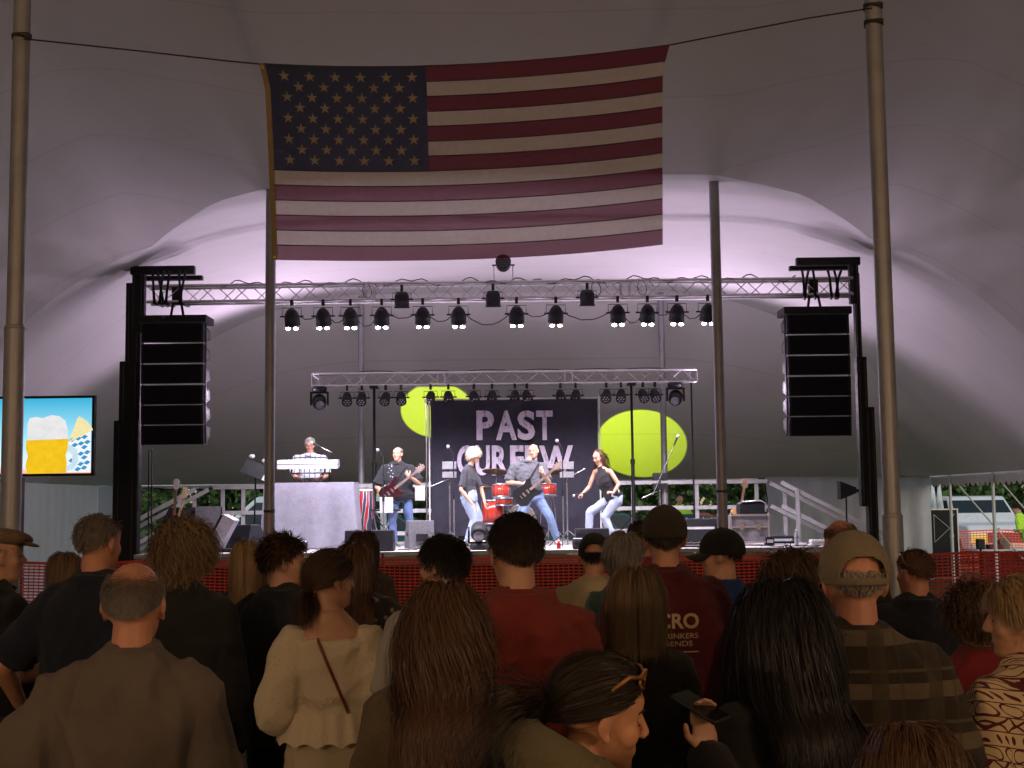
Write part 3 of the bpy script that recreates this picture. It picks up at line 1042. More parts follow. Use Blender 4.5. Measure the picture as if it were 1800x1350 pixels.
for i, (px, lb) in enumerate(((709, 'left'), (867, 'middle'), (1030, 'right'))):
    q = P(px, 505, YT + .13)
    par('unlit boxy black spotlight hung inside the front truss, %s one of three' % lb, 'boxy spotlights in the front truss', (q.x, YT - .17, TZ + .06), 8, .20, .115, None, flat=True)
# uplighter above the truss, lens towards the crowd
q = P(885, 492, YT)
t = par('black spotlight with honeycomb lens standing on top of the front truss below the flag', None, (q.x, YT, TZ + .16), 0, .0001, .12, None)
for ch in list(t.children):
    if ch.name.startswith(('clamp', 'yoke', 'tilt_knob')): bpy.data.objects.remove(ch)
hd = t.children[0]
hd.location = (0, 0, .26); hd.rotation_euler = (R(-105), 0, 0)
MB().tube([(-.15, 0, .26), (-.15, 0, .0), (.15, 0, .0), (.15, 0, .26)], .006, 5).build('yoke', BLACK, t)
for sx_ in (-1, 1): MB().cyl((sx_ * .11, 0, .26), (sx_ * .18, 0, .26), .013, None, 8).build('tilt_knob', BLACK, t)
for k in range(19):
    a, rr = (0, 0) if k == 0 else (k * math.pi / 3, .045) if k < 7 else (k * math.pi / 6, .088)
    MB().ell((rr * math.cos(a), rr * math.sin(a), -.134), (.013, .013, .008), None, 8, 4).build('led_bead', plain('led_dim', (.16, .14, .11), .3), hd)

REAR = [610, 636, 678, 705, 757, 788, 833, 865, 905, 926, 985, 1012, 1066, 1092, 1130, 1151]
for i, px in enumerate(REAR):
    x = P(px, 690, YR - .12).x
    par('unlit black spotlight aimed at the crowd, %s from the left under the rear truss' % ORD[i], 'unlit spotlights under the rear truss', (x, YR - .12, RZ_ - .145), -48, .215, .098, None, beads=True, yaw=random.uniform(-.25, .25))


def moving_head(label, loc, hang, yaw, light=None, target=None):
    t = thing('moving_head_light', label, 'stage light', loc, 0)
    s_ = -1 if hang else 1
    MB().lathe([(.10, 0), (.14, s_ * .01), (.15, s_ * .05), (.13, s_ * .1), (.1, s_ * .105)][::s_], None, 16).build('base', BLACKP, t)
    for sx_ in (-1, 1):
        MB().prism([(-.05, .1), (.05, .1), (.07, .3), (.03, .36), (-.03, .36), (-.07, .3)], lambda y, z: Vector((sx_ * .145, y, s_ * z)), lambda y, z: Vector((sx_ * .175, y, s_ * z))).build('yoke_arm', BLACKP, t)
    MB().box((0, 0, s_ * .115), (.34, .12, .03)).build('yoke_bridge', BLACKP, t)
    hd = MB().lathe([(.05, .16), (.10, .15), (.13, .08), (.13, -.1), (.11, -.15), (.08, -.155)], None, 16).build('head', BLACKP, t, (0, 0, s_ * .29))
    MB().lathe([(.01, -.158), (.085, -.158), (.085, -.166), (.01, -.166)], None, 14).build('lens', LENS_OFF, hd)
    hd.rotation_euler = (R(-62), 0, yaw)
    if light:
        ld = bpy.data.lights.new('gobo', 'SPOT'); ld.energy, ld.color, ang = light
        ld.spot_size = R(ang); ld.spot_blend = .03; ld.shadow_soft_size = .01
        lo = bpy.data.objects.new('beam_light', ld); COL.objects.link(lo); lo.parent = t
        p0 = Vector((0, 0, s_ * .29)); d = (Vector(target) - Vector(loc) - p0).normalized()
        lo.location = p0 + d * .22
        lo.rotation_euler = d.to_track_quat('-Z', 'Y').to_euler()
    return t


def hip_hit(px, py):
    """where the sight line through a pixel meets the sloping end of the canopy"""
    for k in range(400):
        Y = 26.2 + k * .01
        p = P(px, py, Y)
        if p.z >= canopy_z(p.x, Y): return p
    return P(px, py, 29.8)


YG = (.74, 1.0, .0)
for px_, lb_, yw in ((563, 'black moving head light hanging at the left end of the rear truss', .2), (1186, 'black moving head light hanging at the right end of the rear truss', -.2)):
    t = moving_head(lb_, (P(px_, 690, YR).x, YR - .1, RZ_ - .13), True, yw)
    ld = bpy.data.lights.new('wash', 'SPOT'); ld.energy = 230; ld.color = (.94, .71, 1.0); ld.spot_size = R(178); ld.spot_blend = .35; ld.shadow_soft_size = .12  # added canopy wash beside the head, whose own lens is unlit
    lo = bpy.data.objects.new('lamp_light', ld); COL.objects.link(lo); lo.parent = t
    d = Vector((0, -math.cos(R(28)), math.sin(R(28)))).normalized()
    lo.location = Vector((-.5 if px_ < 900 else .5, -.20, -.24)); lo.rotation_euler = d.to_track_quat('-Z', 'Y').to_euler()
q = P(842, 962, 20.7)
moving_head('black moving head light standing on the stage front before the blonde singer', (q.x, 20.75, SZ), False, 0.0)
moving_head('black moving head light on the deck hidden behind the keyboard table', (-1.9, 25.62, SZ), False, 0, (560, YG, 26), hip_hit(768, 722))
moving_head('black moving head light on the deck behind the guitar rack', (1.75, 25.62, SZ), False, 0, (620, YG, 29), hip_hit(1122, 776))


def added_uplight(label, x, e, tilt, ang):
    """added lavender lamps on the deck edge, put in to brighten the canopy"""
    t = thing('added_wash_light', label, 'stage light', (x, 20.52, SZ), 0, 'added wash lights along the deck edge')
    MB().lathe([(.07, .0), (.09, .02), (.09, .16), (.08, .165)], None, 16).build('head', BLACKP, t)
    MB().lathe([(.01, .166), (.075, .166), (.075, .17), (.01, .17)], None, 14).build('lens', emit('lens_lavender', (.75, .55, 1.0), 4), t)
    for e_, an, bl, tl in ((e * .50, ang, .45, tilt), (e * .34, 142, .95, 0)):
        ld = bpy.data.lights.new('wash', 'SPOT'); ld.energy = e_; ld.color = (.93, .70, 1.0); ld.spot_size = R(an); ld.spot_blend = bl; ld.shadow_soft_size = .5
        lo = bpy.data.objects.new('lamp_light', ld); COL.objects.link(lo); lo.parent = t
        lo.location = (0, 0, .22); lo.rotation_euler = (math.pi + R(tl), 0, 0)


for x, lb in ((-3.3, 'added wash light for the canopy on the deck edge below the draped table'), (-1.15, 'added wash light for the canopy on the deck edge by the grey wedge'), (1.0, 'added wash light for the canopy on the deck edge behind the grey haired woman'), (3.1, 'added wash light for the canopy on the deck edge by the road case')):
    added_uplight(lb, x, 330, -15, 106)  # extra lamps added to brighten the stage bay of the canopy

# truss cables
def cable(label, pts, r=.009):
    o = MB().tube(pts, r, 5).build('cable', CABLE)
    return prop(o, label, 'cable', 'cables draped on the trusses')


def droop(a, b_, n, sag, jig):
    out = []
    for i in range(n + 1):
        f = i / n
        p = Vector(a).lerp(Vector(b_), f)
        p.z -= sag * 4 * f * (1 - f) - jig * math.sin(i * 2.7)
        p.y += jig * math.sin(i * 1.9)
        out.append(p)
    return out


fx = [P(px, 540, YT - .13).x for px in FRONT]
for i in range(len(fx) - 1):
    a, c = Vector((fx[i] + .03, YT - .1, TB - .14)), Vector((fx[i + 1] - .03, YT - .1, TB - .14))
    if c.x - a.x > 1.0: continue
    cable('black power cable looping between the %s and %s lit spotlights' % (ORD[i], ORD[i + 1]), droop(a, c, 10, .14 + .06 * (i % 3), .006))
cable('tangled black cable lying along the top of the front truss', [(x, YT - .1 + .05 * math.sin(x * 5), TZ + .15 + .035 * math.sin(x * 7) + .03 * math.sin(x * 17)) for x in np.linspace(TX0 + 1, TX1 - .9, 120)])
cable('black cable bundle lying on the top of the rear truss', [(x, YR + .03 * math.sin(x * 5), RZ_ + .14 + .03 * abs(math.sin(x * 3))) for x in np.linspace(-3.2, 3.2, 70)])
for px in (640, 1040, 1120):
    x = P(px, 500, YT).x
    cable('loose black cable loop hanging in the front truss, near %s' % {555: 'the second lit spotlight', 640: 'the first truss joint', 700: 'the left boxy light', 1040: 'the right boxy light', 1120: 'the last truss joint', 1225: 'the pole'}[px],
          [(x + .10 * math.sin(a) + .02 * a, YT - .14, TZ + .02 + .13 * math.cos(a * 1.05)) for a in np.linspace(0, 7.5, 26)], .006)

o = MB().tube([(x, YB - .25, ZE - .06 - .05 * abs(math.sin(x * 1.1)) + .015 * math.sin(x * 9)) for x in np.linspace(-8.4, 5.7, 90)] + [(5.75, YB - .25, 1.9), (5.72, YB - .25, 1.4)], .016, 5).build('cable', CABLE)
prop(o, 'black cable strung along the back eave behind the stage railing', 'cable')

# ================================================================== LINE ARRAYS AND LIFT TOWERS
GRILL = plain('speaker_grille', (.007, .007, .009), .7, .0, .35, 2.0, .5, 240, .12)


def line_array(x, label, mirror):
    top = P(x, 560 if mirror < 0 else 545, YT - .12)
    t = thing('line_array_speaker', label, 'speaker', top)
    MB().box((0, .05, -.03), (1.06, .55, .11)).build('rigging_frame', BLACK, t)
    z, y, ang = -.10, 0.0, 0.0
    prof = [(-.20, 0), (-.20, -.30), (-.10, -.295), (.26, -.225), (.26, -.075), (-.10, -.005)]
    me = MB().prism(prof, lambda b_, z_: Vector((-.485, b_, z_)), lambda b_, z_: Vector((.485, b_, z_))).mesh('cabinet')
    gm = MB().box((0, -.203, -.15), (.90, .012, .27)).mesh('grille')
    for k in range(6):
        o = link('cabinet', me, BLACKP, t, (0, y, z), (R(ang), 0, 0))
        link('grille', gm, GRILL, o)
        for sx_ in (-1, 1):
            MB().box((sx_ * .495, -.05, -.15), (.012, .06, .33)).build('rigging_plate', BLACK, o)
            MB().box((sx_ * .478, .08, -.15), (.02, .16, .12)).build('side_handle', plain('handle_recess', (.06, .06, .065), .5), o)
        gap = .022 if k < 3 else .004
        z -= (.30 + gap) * math.cos(R(ang)); y += (.30 + gap) * math.sin(R(ang))
        ang += (.4, .6, 1.2, 2.2, 3.0, 0)[k]
    # slings up to the truss
    for sx_ in (-.06, .07):
        MB().tube([(sx_ * .3, .05, .5), (sx_, .05, .25), (sx_ * 1.6, .05, .02)], .022, 5).build('sling', BLACK, t)
    m = MB()
    m.box((0, .07, .38), (.14, .12, .30))
    m.build('chain_hoist', BLACK, t)


line_array(309, 'black line array speaker of six cabinets hanging left of the stage', -1)
line_array(1432, 'black line array speaker of six cabinets hanging right of the stage', 1)
q0 = P(262, 790, YT)
for k, dx in enumerate((0, .05)):
    o = MB().tube([(dx, 0, 0), (dx, .0, -1.0), (dx + .02, .03, -1.9)], .012, 5).build('speaker_cable', CABLE, None, (q0.x, YT, q0.z))
    prop(o, ['black speaker cable hanging straight down from the left array, outer of two', 'black speaker cable hanging straight down from the left array, inner of two'][k], 'cable')


def lift(label, segs, arm, Y, base_px):
    bx_ = P(base_px, 900, Y)
    t = thing('lift_tower', label, 'lift tower', (bx_.x, Y, 0))
    for k, (x0, x1, y0, y1, d) in enumerate(segs):
        a, c = P(x0, y0, Y), P(x1, y1, Y)
        zb_ = max(c.z, .06) if y1 < 1000 else .06
        w = c.x - a.x
        o = MB().box((0, 0, 0), (w, .2 - .02 * k, a.z - zb_)).build('mast_section', BLACK, t, ((a.x + c.x) / 2 - bx_.x, d, (a.z + zb_) / 2))
        bv = o.modifiers.new('b', 'BEVEL'); bv.width = .012
        for sx_ in (-.28, .28):
            MB().box((sx_ * w, -.105 + .01 * k, 0), (.012, .02, (a.z - zb_) * .96)).build('guide_rail', plain('guide_grey', (.06, .07, .06), .4, .4), o)
    for x0, x1, y0, y1, d in arm:
        a, c = P(x0, y0, Y), P(x1, y1, Y)
        MB().box(((a.x + c.x) / 2 - bx_.x, d, (a.z + c.z) / 2), (abs(c.x - a.x), .12, a.z - c.z)).build('lifting_fork', BLACK, t)
    for sx_ in (-1, 1):
        for sy_ in (-1, 1):
            MB().cyl((0, 0, .12), (sx_ * .75, sy_ * .75, .05), .035, None, 8).build('outrigger', BLACK, t)
    MB().box((0, 0, .09), (.5, .5, .12)).build('base', BLACK, t)
    return t, bx_


lt, lb_ = lift('black telescopic lift tower holding the left end of the front truss', [(203, 240, 740, 1200, 0), (212, 245, 636, 900, .02), (223, 246, 498, 760, .03), (236, 256, 478, 585, -.05)],
               [(234, 345, 471, 484, -.10), (238, 353, 484, 490, .12)], YT + .25, 222)
rt, rb_ = lift('black telescopic lift tower holding the right end of the front truss', [(1518, 1552, 716, 1200, 0), (1504, 1531, 628, 890, .02), (1500, 1519, 480, 742, .03), (1490, 1508, 464, 535, -.05)],
               [(1397, 1508, 456, 468, -.10), (1390, 1500, 466, 472, .12)], YT + .25, 1535)
lb_.z = rb_.z = 0.0
for tw, o_, pairs in ((lt, lb_, ((272, 276), (280, 292), (291, 285), (302, 296), (318, 322), (330, 320))), (rt, rb_, ((1407, 1411), (1418, 1412), (1426, 1430), (1452, 1458), (1463, 1470), (1475, 1466)))):
    for k, (xa, xb) in enumerate(pairs):
        a, c = P(xa, 478, YT), P(xb, 535, YT)
        MB().tube([Vector((a.x, YT - .13, a.z)) - o_, Vector((a.x * .5 + c.x * .5, YT - .15, TZ + .13)) - o_, Vector((c.x, YT - .16, TZ - .15)) - o_, Vector((c.x + .06, YT + .14, TZ - .16)) - o_], [.022, .020, .026, .020], 5).build('strap', BLACK, tw)
q = P(1487, 862, 23.0)
t = thing('stage_floodlight', 'black barn door lamp on the right lift tower beside the stairs', 'stage light', q)
MB().prism([(-.12, -.16), (-.12, .16), (.16, .05), (.16, -.05)], lambda a, z: Vector((a, -.1, z)), lambda a, z: Vector((a, .14, z))).build('housing', BLACK, t)
MB().cyl((.1, 0, 0), (.42, .0, -.02), .03, None, 8).build('bracket', BLACK, t)
MB().cyl((0, 0, -.1), (-.02, 0, -1.7), .015, None, 8).build('stand_tube', BLACK, t)

# ================================================================== VIDEO SCREEN
YS = 18.0
tl, br = P(-110, 700, YS), P(162, 834, YS)
sw, shh = br.x - tl.x, tl.z - br.z
scr = thing('video_screen', 'bright video screen showing a mug of beer at far left', 'screen', (tl.x, YS, br.z))
MB().box((sw / 2, .05, shh / 2), (sw + .03, .09, shh + .03)).build('housing', BLACK, scr)


def screen_sky():
    m = NT('screen_sky_picture')
    sx_ = m.n('ShaderNodeSeparateXYZ'); m.l(m.coord('Object'), sx_.inputs[0])
    c = m.ramp(m.math('MULTIPLY', sx_.outputs[2], 1 / shh), [(.0, (.95, .35, .15)), (.12, (.75, .85, .9)), (.45, (.35, .75, .9)), (1, (.02, .38, .62))])
    m.set((0, 0, 0), .5); m.l(c, m.b.inputs['Emission Color']); m.b.inputs['Emission Strength'].default_value = 1.15
    return m.m


MB().add([(.02, .003, .02), (sw - .02, .003, .02), (sw - .02, .003, shh - .02), (.02, .003, shh - .02)], [(0, 1, 2, 3)], False).build('picture_background', screen_sky(), scr)
pxx = lambda px: P(px, 760, YS).x - tl.x
pzz = lambda py: P(60, py, YS).z - br.z


def shape(name, pts, mat, d):
    MB().add([(pxx(a), -d, pzz(c)) for a, c in pts], [tuple(range(len(pts)))], False).build(name, mat, scr)


def pic(name, c0, c1, sc=6, st=1.0):
    m = NT(name); c = m.mix(m.noise(m.coord('Object'), sc, 3), c0, c1)
    m.set((0, 0, 0), .5); m.l(c, m.b.inputs['Emission Color']); m.b.inputs['Emission Strength'].default_value = st
    return m.m


GOLD = pic('screen_beer', (.80, .42, .005), (1.0, .68, .02), 9)
shape('picture_mug', [(47, 773), (121, 771), (120, 790), (116, 800), (119, 815), (117, 832), (50, 833), (46, 818), (50, 802), (46, 788)], GOLD, .004)
shape('picture_handle', [(120, 782), (136, 790), (139, 812), (130, 826), (118, 829), (118, 820), (127, 815), (129, 800), (120, 794)], pic('screen_glass', (.45, .68, .85), (.75, .86, .9), 5), .0075)
shape('picture_foam', [(49, 774), (48, 745), (52, 735), (62, 733), (75, 735), (90, 730), (104, 732), (115, 740), (119, 755), (120, 772)], pic('screen_foam', (.66, .66, .68), (.95, .95, .95), 7), .006)
WHE = pic('screen_wheat', (.85, .70, .28), (.98, .90, .55), 20)
for k in range(6):
    a = -1.15 + k * .13
    x1, y1 = 122 + 44 * math.cos(a), 776 + 44 * math.sin(a)
    shape('picture_wheat', [(121, 777), (x1 - 4, y1), (x1, y1 - 4), (x1 + 3, y1 + 2), (125, 777)], WHE, .0045 + .0002 * k)
shape('picture_cloth', [(120, 779), (150, 762), (160, 758), (160, 831), (119, 831)], pic('screen_cloth', (.85, .9, .95), (.95, .97, 1), 4), .0035)
BLU = pic('screen_blue', (.02, .26, .55), (.05, .35, .65), 6)
for r_ in range(7):
    for c_ in range(4):
        cx, cy = 127 + c_ * 11 + (r_ % 2) * 5, 774 + r_ * 9 - c_ * 2.5
        if cx > 156 or cy > 827 or (cx < 139 and 785 < cy < 825 and cx > 131): continue
        shape('picture_diamond', [(cx - 6, cy + 1), (cx, cy - 4), (cx + 6, cy - 1), (cx, cy + 4)], BLU, .0052)
MB().box((pxx(35), .06, -br.z / 2 - .02), (.09, .09, br.z - .02)).build('post', BLACK, scr)
MB().box((pxx(35), .06, .03 - br.z), (.9, .7, .05)).build('base_plate', BLACK, scr)

# ================================================================== BANNER
YBN = 24.95
def bq(px, py): return P(px, py, YBN)
b0, b1 = bq(757, 705), bq(1050, 695)
bz1 = (b0.z + b1.z) / 2
ban = thing('band_banner', 'black cloth banner reading PAST CURFEW behind the drum kit', 'banner', ((b0.x + b1.x) / 2, YBN, SZ))
bw = b1.x - b0.x; bh = bz1 - SZ - .15
MB().grid(lambda u, v: Vector((-bw / 2 + bw * u, .035 * math.sin(u * 34 + .6 * math.sin(v * 3)) * (1.1 - v * .6) + .02 * math.sin(u * 13), .12 + bh * v + .05 * (1 - v) * 0)), 150, 12).build('cloth', cloth('banner_black', (.026, .024, .036), .85), ban)
PV = plain('white_frame_tube', (.6, .6, .58), .4)
for sx_ in (-1, 1):
    MB().cyl((sx_ * (bw / 2 + .03), .03, 0), (sx_ * (bw / 2 + .03), .03, bh + .2), .016, None, 8).build('frame_pole', PV, ban)
MB().cyl((-bw / 2 - .03, .07, bh + .14), (bw / 2 + .03, .07, bh + .14), .016, None, 8).build('frame_bar', PV, ban)


def grunge():
    m = NT('banner_print')
    v = m.coord('Object')
    n1 = m.ramp(m.noise(m.coord('Object', (9, 1, 1.6)), 3.0, 6, .75), [(.50, (0, 0, 0)), (.56, (1, 1, 1))])
    n2 = m.ramp(m.noise(v, 2.2, 3), [(.45, (0, 0, 0)), (.62, (1, 1, 1))])
    c = m.mix(m.math('MULTIPLY', n1, n2), (.44, .38, .48), (.03, .03, .035))
    m.set(c, .8)
    return m.m


GR = grunge()
for word, y0, y1, xs_ in (('PAST', 722, 774, [(838, 868), (872, 908), (910, 940), (943, 971)]), ('CURFEW', 783, 836, [(804, 832), (836, 861), (865, 893), (897, 920), (923, 945), (948, 1007)])):
    for ch, (xa, xb) in zip(word, xs_):
        a, c = bq(xa, y1), bq(xb, y0)
        me = TXT[ch].copy()
        co = np.zeros(len(me.vertices) * 3); me.vertices.foreach_get('co', co); co = co.reshape(-1, 3)
        lo, hi = co.min(0), co.max(0)
        out = np.zeros_like(co)
        out[:, 0] = (co[:, 0] - lo[0]) / (hi[0] - lo[0]) * (c.x - a.x)
        out[:, 2] = (co[:, 1] - lo[1]) / (hi[1] - lo[1]) * (c.z - a.z)
        me.vertices.foreach_set('co', out.ravel()); me.update()
        link('letter', me, GR, ban, (a.x - (b0.x + b1.x) / 2, -.075, a.z - SZ))

# ================================================================== ON THE STAGE
# keyboard table
YK = 21.9
ka, kb = P(467, 850, YK), P(620, 850, YK)
kz = ka.z - SZ
t = thing('keyboard_table', 'tall table draped in a grey cloth in front of the keyboard player', 'table', ((ka.x + kb.x) / 2, YK + .35, SZ))
kw = kb.x - ka.x
MB().box((0, 0, kz - .03), (kw, .7, .03)).build('table_top', BLACK, t)
for sx_ in (-1, 1):
    for sy_ in (-1, 1):
        MB().cyl((sx_ * (kw / 2 - .06), sy_ * .28, 0), (sx_ * (kw / 2 - .06), sy_ * .28, kz - .04), .02, None, 8).build('leg', BLACK, t)


def drape(u, v):
    per = [(-.5, -.5), (.5, -.5), (.5, .5), (-.5, .5)]
    s_ = u * 4; k = int(min(s_, 3.999)); f = s_ - k
    a, c = per[k], per[(k + 1) % 4]
    x = (a[0] + (c[0] - a[0]) * f) * (kw + .04); y = (a[1] + (c[1] - a[1]) * f) * .74
    fl_ = 1 + .10 * (1 - v) ** 1.2
    rip = .022 * (1 - v * .8) * (math.sin(u * 61) + .6 * math.sin(u * 23 + 2 * v) + .5 * math.sin(u * 97))
    fold = .008 * (abs(math.sin(v * 9.4)) ** .2)
    return Vector((x * fl_, y * (1 + .12 * (1 - v)) - (rip + fold if k == 0 else -rip if k == 2 else 0), .03 + (kz - .02) * v - .018 * (1 - v) * math.sin(u * 14)))


MB().grid(drape, 160, 14).grid(lambda u, v: Vector((-kw / 2 - .02 + (kw + .04) * u, -.37 + .74 * v, kz + .012)), 8, 4).build('table_drape', cloth('grey_drape', (.22, .21, .25), .9, .25), t)
# keyboard on its stand
q0, q1 = P(487, 818, 22.1), P(593, 818, 22.1)
t = thing('electronic_keyboard', 'silver electronic keyboard on a stand above the draped table', 'keyboard', ((q0.x + q1.x) / 2, 22.15, kz + SZ))
L = q1.x - q0.x; zk = P(540, 818, 22.1).z - kz - SZ
o = MB().prism([(-.05, -.06), (.25, -.02), (.25, .09), (.16, .10), (-.05, .085)], lambda y, z: Vector((-L / 2, y, zk + z)), lambda y, z: Vector((L / 2, y, zk + z))).build('case', plain('silver_plastic', (.48, .48, .50), .4, .3), t)
MB().box((0, -.056, zk + .055), (L * .99, .012, .05)).build('rear_panel', WHITEP, t)
km = MB().box((0, 0, 0), (.019, .14, .02)).mesh('key')
for k in range(44):
    link('key', km, WHITEP, t, (-L / 2 + .05 + k * (L - .1) / 43, .33, zk))
for sx_ in (-.28, .28):
    MB().tube([(sx_ * .6, -.02, 0), (sx_, 0, zk * .5), (sx_, .1, zk - .04)], .014, 6).build('stand_leg', BLACK, t)


def mic_stand(label, base, h, boom=None, straight=True):
    t = thing('microphone_stand', label, 'microphone stand', base)
    MB().cyl((0, 0, 0.1), (0, 0, h * .55), .012, None, 8).build('lower_tube', STEEL, t)
    MB().cyl((0, 0, h * .53), (0, 0, h), .009, None, 8).build('upper_tube', BLACK, t)
    MB().cyl((0, 0, h * .52), (0, 0, h * .57), .02, None, 8).build('clutch', BLACK, t)
    for k in range(3):
        a = k * 2.094 + .4
        MB().cyl((0, 0, .22), (.3 * math.cos(a), .3 * math.sin(a), .012), .008, None, 6).build('leg', BLACK, t)
    top = Vector((0, 0, h))
    if boom is not None:
        e = top + Vector(boom)
        MB().cyl(top - Vector(boom) * .35, e, .008, None, 6).build('boom_arm', STEEL, t)
        top = e
    d = Vector((-.5, -.3, .8)).normalized() if boom is None else Vector(boom).normalized()
    m = MB().cyl(top, top + d * .15, .012, .02, 10).build('microphone', BLACK, t)
    MB().ell(top + d * .175, (.03, .03, .03)).build('microphone_head', plain('mic_mesh', (.45, .45, .48), .35, .7, .2, 60), m)
    return t


def st(px, Y): return Vector((P(px, 900, Y).x, Y, SZ))


mic_stand('straight microphone stand before the bass player', st(674, 22.0), P(676, 806, 22).z - SZ)
mic_stand('tall black microphone stand left of the blonde singer', st(798, 21.9), P(796, 800, 21.9).z - SZ)
mic_stand('black microphone stand right of the guitarist', st(990, 21.7), P(990, 790, 21.7).z - SZ)
mic_stand('boom microphone stand in front of the right yellow disc', st(1158, 22.3), 1.05, (.28, 0, .62))
mic_stand('boom microphone stand for the keyboard player', (P(578, 830, 22.35).x, 22.4, SZ), P(575, 793, 22.35).z - SZ, (-.14, 0, .07))
# boxes clamped on the stands
for px, Y, z0, lb in ((790, 22.6, 812, 'small grey monitor box on a stand left of the blonde singer'), (996, 22.8, 812, 'small grey monitor box on a stand right of the guitarist'), (1160, 22.5, 832, 'dark gadget box clamped on the right boom stand')):
    a = P(px, z0, Y)
    t = thing('monitor_box', lb, 'monitor', (a.x, Y, SZ))
    h = a.z - SZ
    MB().box((0, 0, h - .06), (.24, .16, .13)).build('upper_box', plain('grey_box', (.17, .165, .18), .45) if px != 1160 else BLACK, t)
    MB().box((0, .01, h - .22), (.24, .16, .10)).build('lower_box', plain('grey_box', (.17, .165, .18), .45) if px != 1160 else BLACK, t)
    MB().cyl((0, .05, 0), (0, .05, h - .05), .014, None, 8).build('stand_tube', STEEL, t)
    MB().cyl((0, .03, h - .28), (.32 if px == 996 else -.32, -.05, h - .42 if px != 996 else h - .12), .01, None, 6).build('arm', STEEL, t)
    for k in range(3):
        a_ = k * 2.094
        MB().cyl((0, .05, .25), (.3 * math.cos(a_), .05 + .3 * math.sin(a_), .01), .009, None, 6).build('leg', STEEL, t)
# music stand left
q = P(447, 825, 22.0)
t = thing('music_stand', 'black music stand with clip lamps left of the keyboard table', 'music stand', (q.x, 22.0, SZ))
h = q.z - SZ
M_ = Matrix.Rotation(R(-28), 3, 'X') @ Matrix.Rotation(R(22), 3, 'Y')
MB().box((0, 0, h), (.40, .02, .28), M_).build('desk', BLACK, t)
MB().box(Vector((.0, -.0, h)) + M_ @ Vector((.22, .02, 0)), (.07, .015, .26), M_).build('sheet_paper', plain('paper', (.45, .44, .43), .8), t)
MB().cyl((0, 0, .05), (.02, .03, h - .03), .014, None, 8).build('stem', BLACK, t)
for k in range(3):
    MB().cyl((0, 0, .2), (.28 * math.cos(k * 2.1), .28 * math.sin(k * 2.1), .012), .01, None, 6).build('leg', BLACK, t)
for dx in (-.14, .10):
    MB().ell(Vector((0, 0, h)) + M_ @ Vector((dx, -.03, .19)), (.055, .04, .04)).build('clip_lamp', plain('lamp_chrome', (.6, .58, .56), .3, .6), t)
# conga
q = P(640, 905, 22.8)
t = thing('conga_drum', 'tall conga drum painted with white and red bands beside the table', 'drum', (q.x, 22.8, SZ + .25))


def conga_mat():
    m = NT('conga_paint')
    v = m.coord('Object', (1, 1, .6))
    w = m.n('ShaderNodeTexWave'); w.inputs['Scale'].default_value = 2.6; w.inputs['Distortion'].default_value = 6; m.l(v, w.inputs[0])
    c = m.ramp(w.outputs[0], [(0, (.03, .03, .06)), (.38, (.03, .03, .06)), (.42, (.6, .6, .62)), (.55, (.6, .6, .62)), (.6, (.3, .02, .02)), (1, (.3, .02, .02))], 'CONSTANT')
    m.set(c, .3); return m.m


MB().lathe([(.10, 0), (.12, .02), (.16, .25), (.175, .45), (.15, .70), (.14, .72)], None, 20).build('shell', conga_mat(), t)
MB().lathe([(.15, .71), (.155, .72), (.155, .745), (.14, .75), (.01, .75)], None, 20).build('drumhead', plain('drum_skin', (.6, .55, .45), .6), t)
for k in range(6):
    a = k * 1.047
    MB().cyl((.16 * math.cos(a), .16 * math.sin(a), .72), (.178 * math.cos(a), .178 * math.sin(a), .45), .006, None, 5).build('tension_rod', STEEL, t)
for k in range(3):
    a = k * 2.094
    MB().cyl((.15 * math.cos(a), .15 * math.sin(a), .35), (.28 * math.cos(a), .28 * math.sin(a), -.25), .012, None, 6).build('leg', STEEL, t)
# paper and small scissor stand by the bassist
q = P(677, 875, 22.0)
t = thing('scissor_stand', 'folding scissor stand with a paper sheet beside the bass player', 'stand', (q.x, 22.1, SZ))
for k in (-1, 1):
    MB().cyl((k * .22, 0, 0), (-k * .18, .0, .62), .012, None, 6).build('leg', STEEL, t)
MB().box((0, 0, .63), (.5, .12, .03)).build('top_bar', BLACK, t)
MB().box((.02, -.08, .72), (.22, .012, .26), R(4)).build('set_list', plain('paper', (.45, .44, .43), .8), t)

# wedge monitors and boxes
WEDM = plain('grey_wedge_carpet', (.10, .095, .105), .9, 0, .3, 30, .4, 120)


def wedge(label, px, py, Y, w, h, d, mat, rz=0.0):
    q = P(px, py, Y)
    t = thing('wedge_monitor', label, 'monitor', (q.x, Y, SZ), rz)
    o = MB().prism([(0, 0), (d, 0), (d, h * .35), (d * .62, h), (d * .15, h)], lambda y, z: Vector((-w / 2, y, z)), lambda y, z: Vector((w / 2, y, z))).build('cabinet', mat, t)
    bv = o.modifiers.new('b', 'BEVEL'); bv.width = .012; bv.segments = 2
    a = Vector((0, d, h * .35)); c = Vector((0, d * .62, h)); n_ = Vector((0, h * .65, d * .38)).normalized()
    mid = (a + c) / 2 + n_ * .006
    MB().box(mid, (w * .9, (a - c).length * .85, .012), Matrix.Rotation(-math.atan2(h * .65, d * .38), 3, 'X')).build('grille', GRILL, t)
    for sx_ in (-1, 1):
        MB().box((sx_ * (w / 2 + .003), d * .4, h * .5), (.008, .12, .05)).build('side_handle', BLACK, t)
    MB().box((0, -.004, h * .4), (.2, .01, .12)).build('connector_plate', BLACK, t)


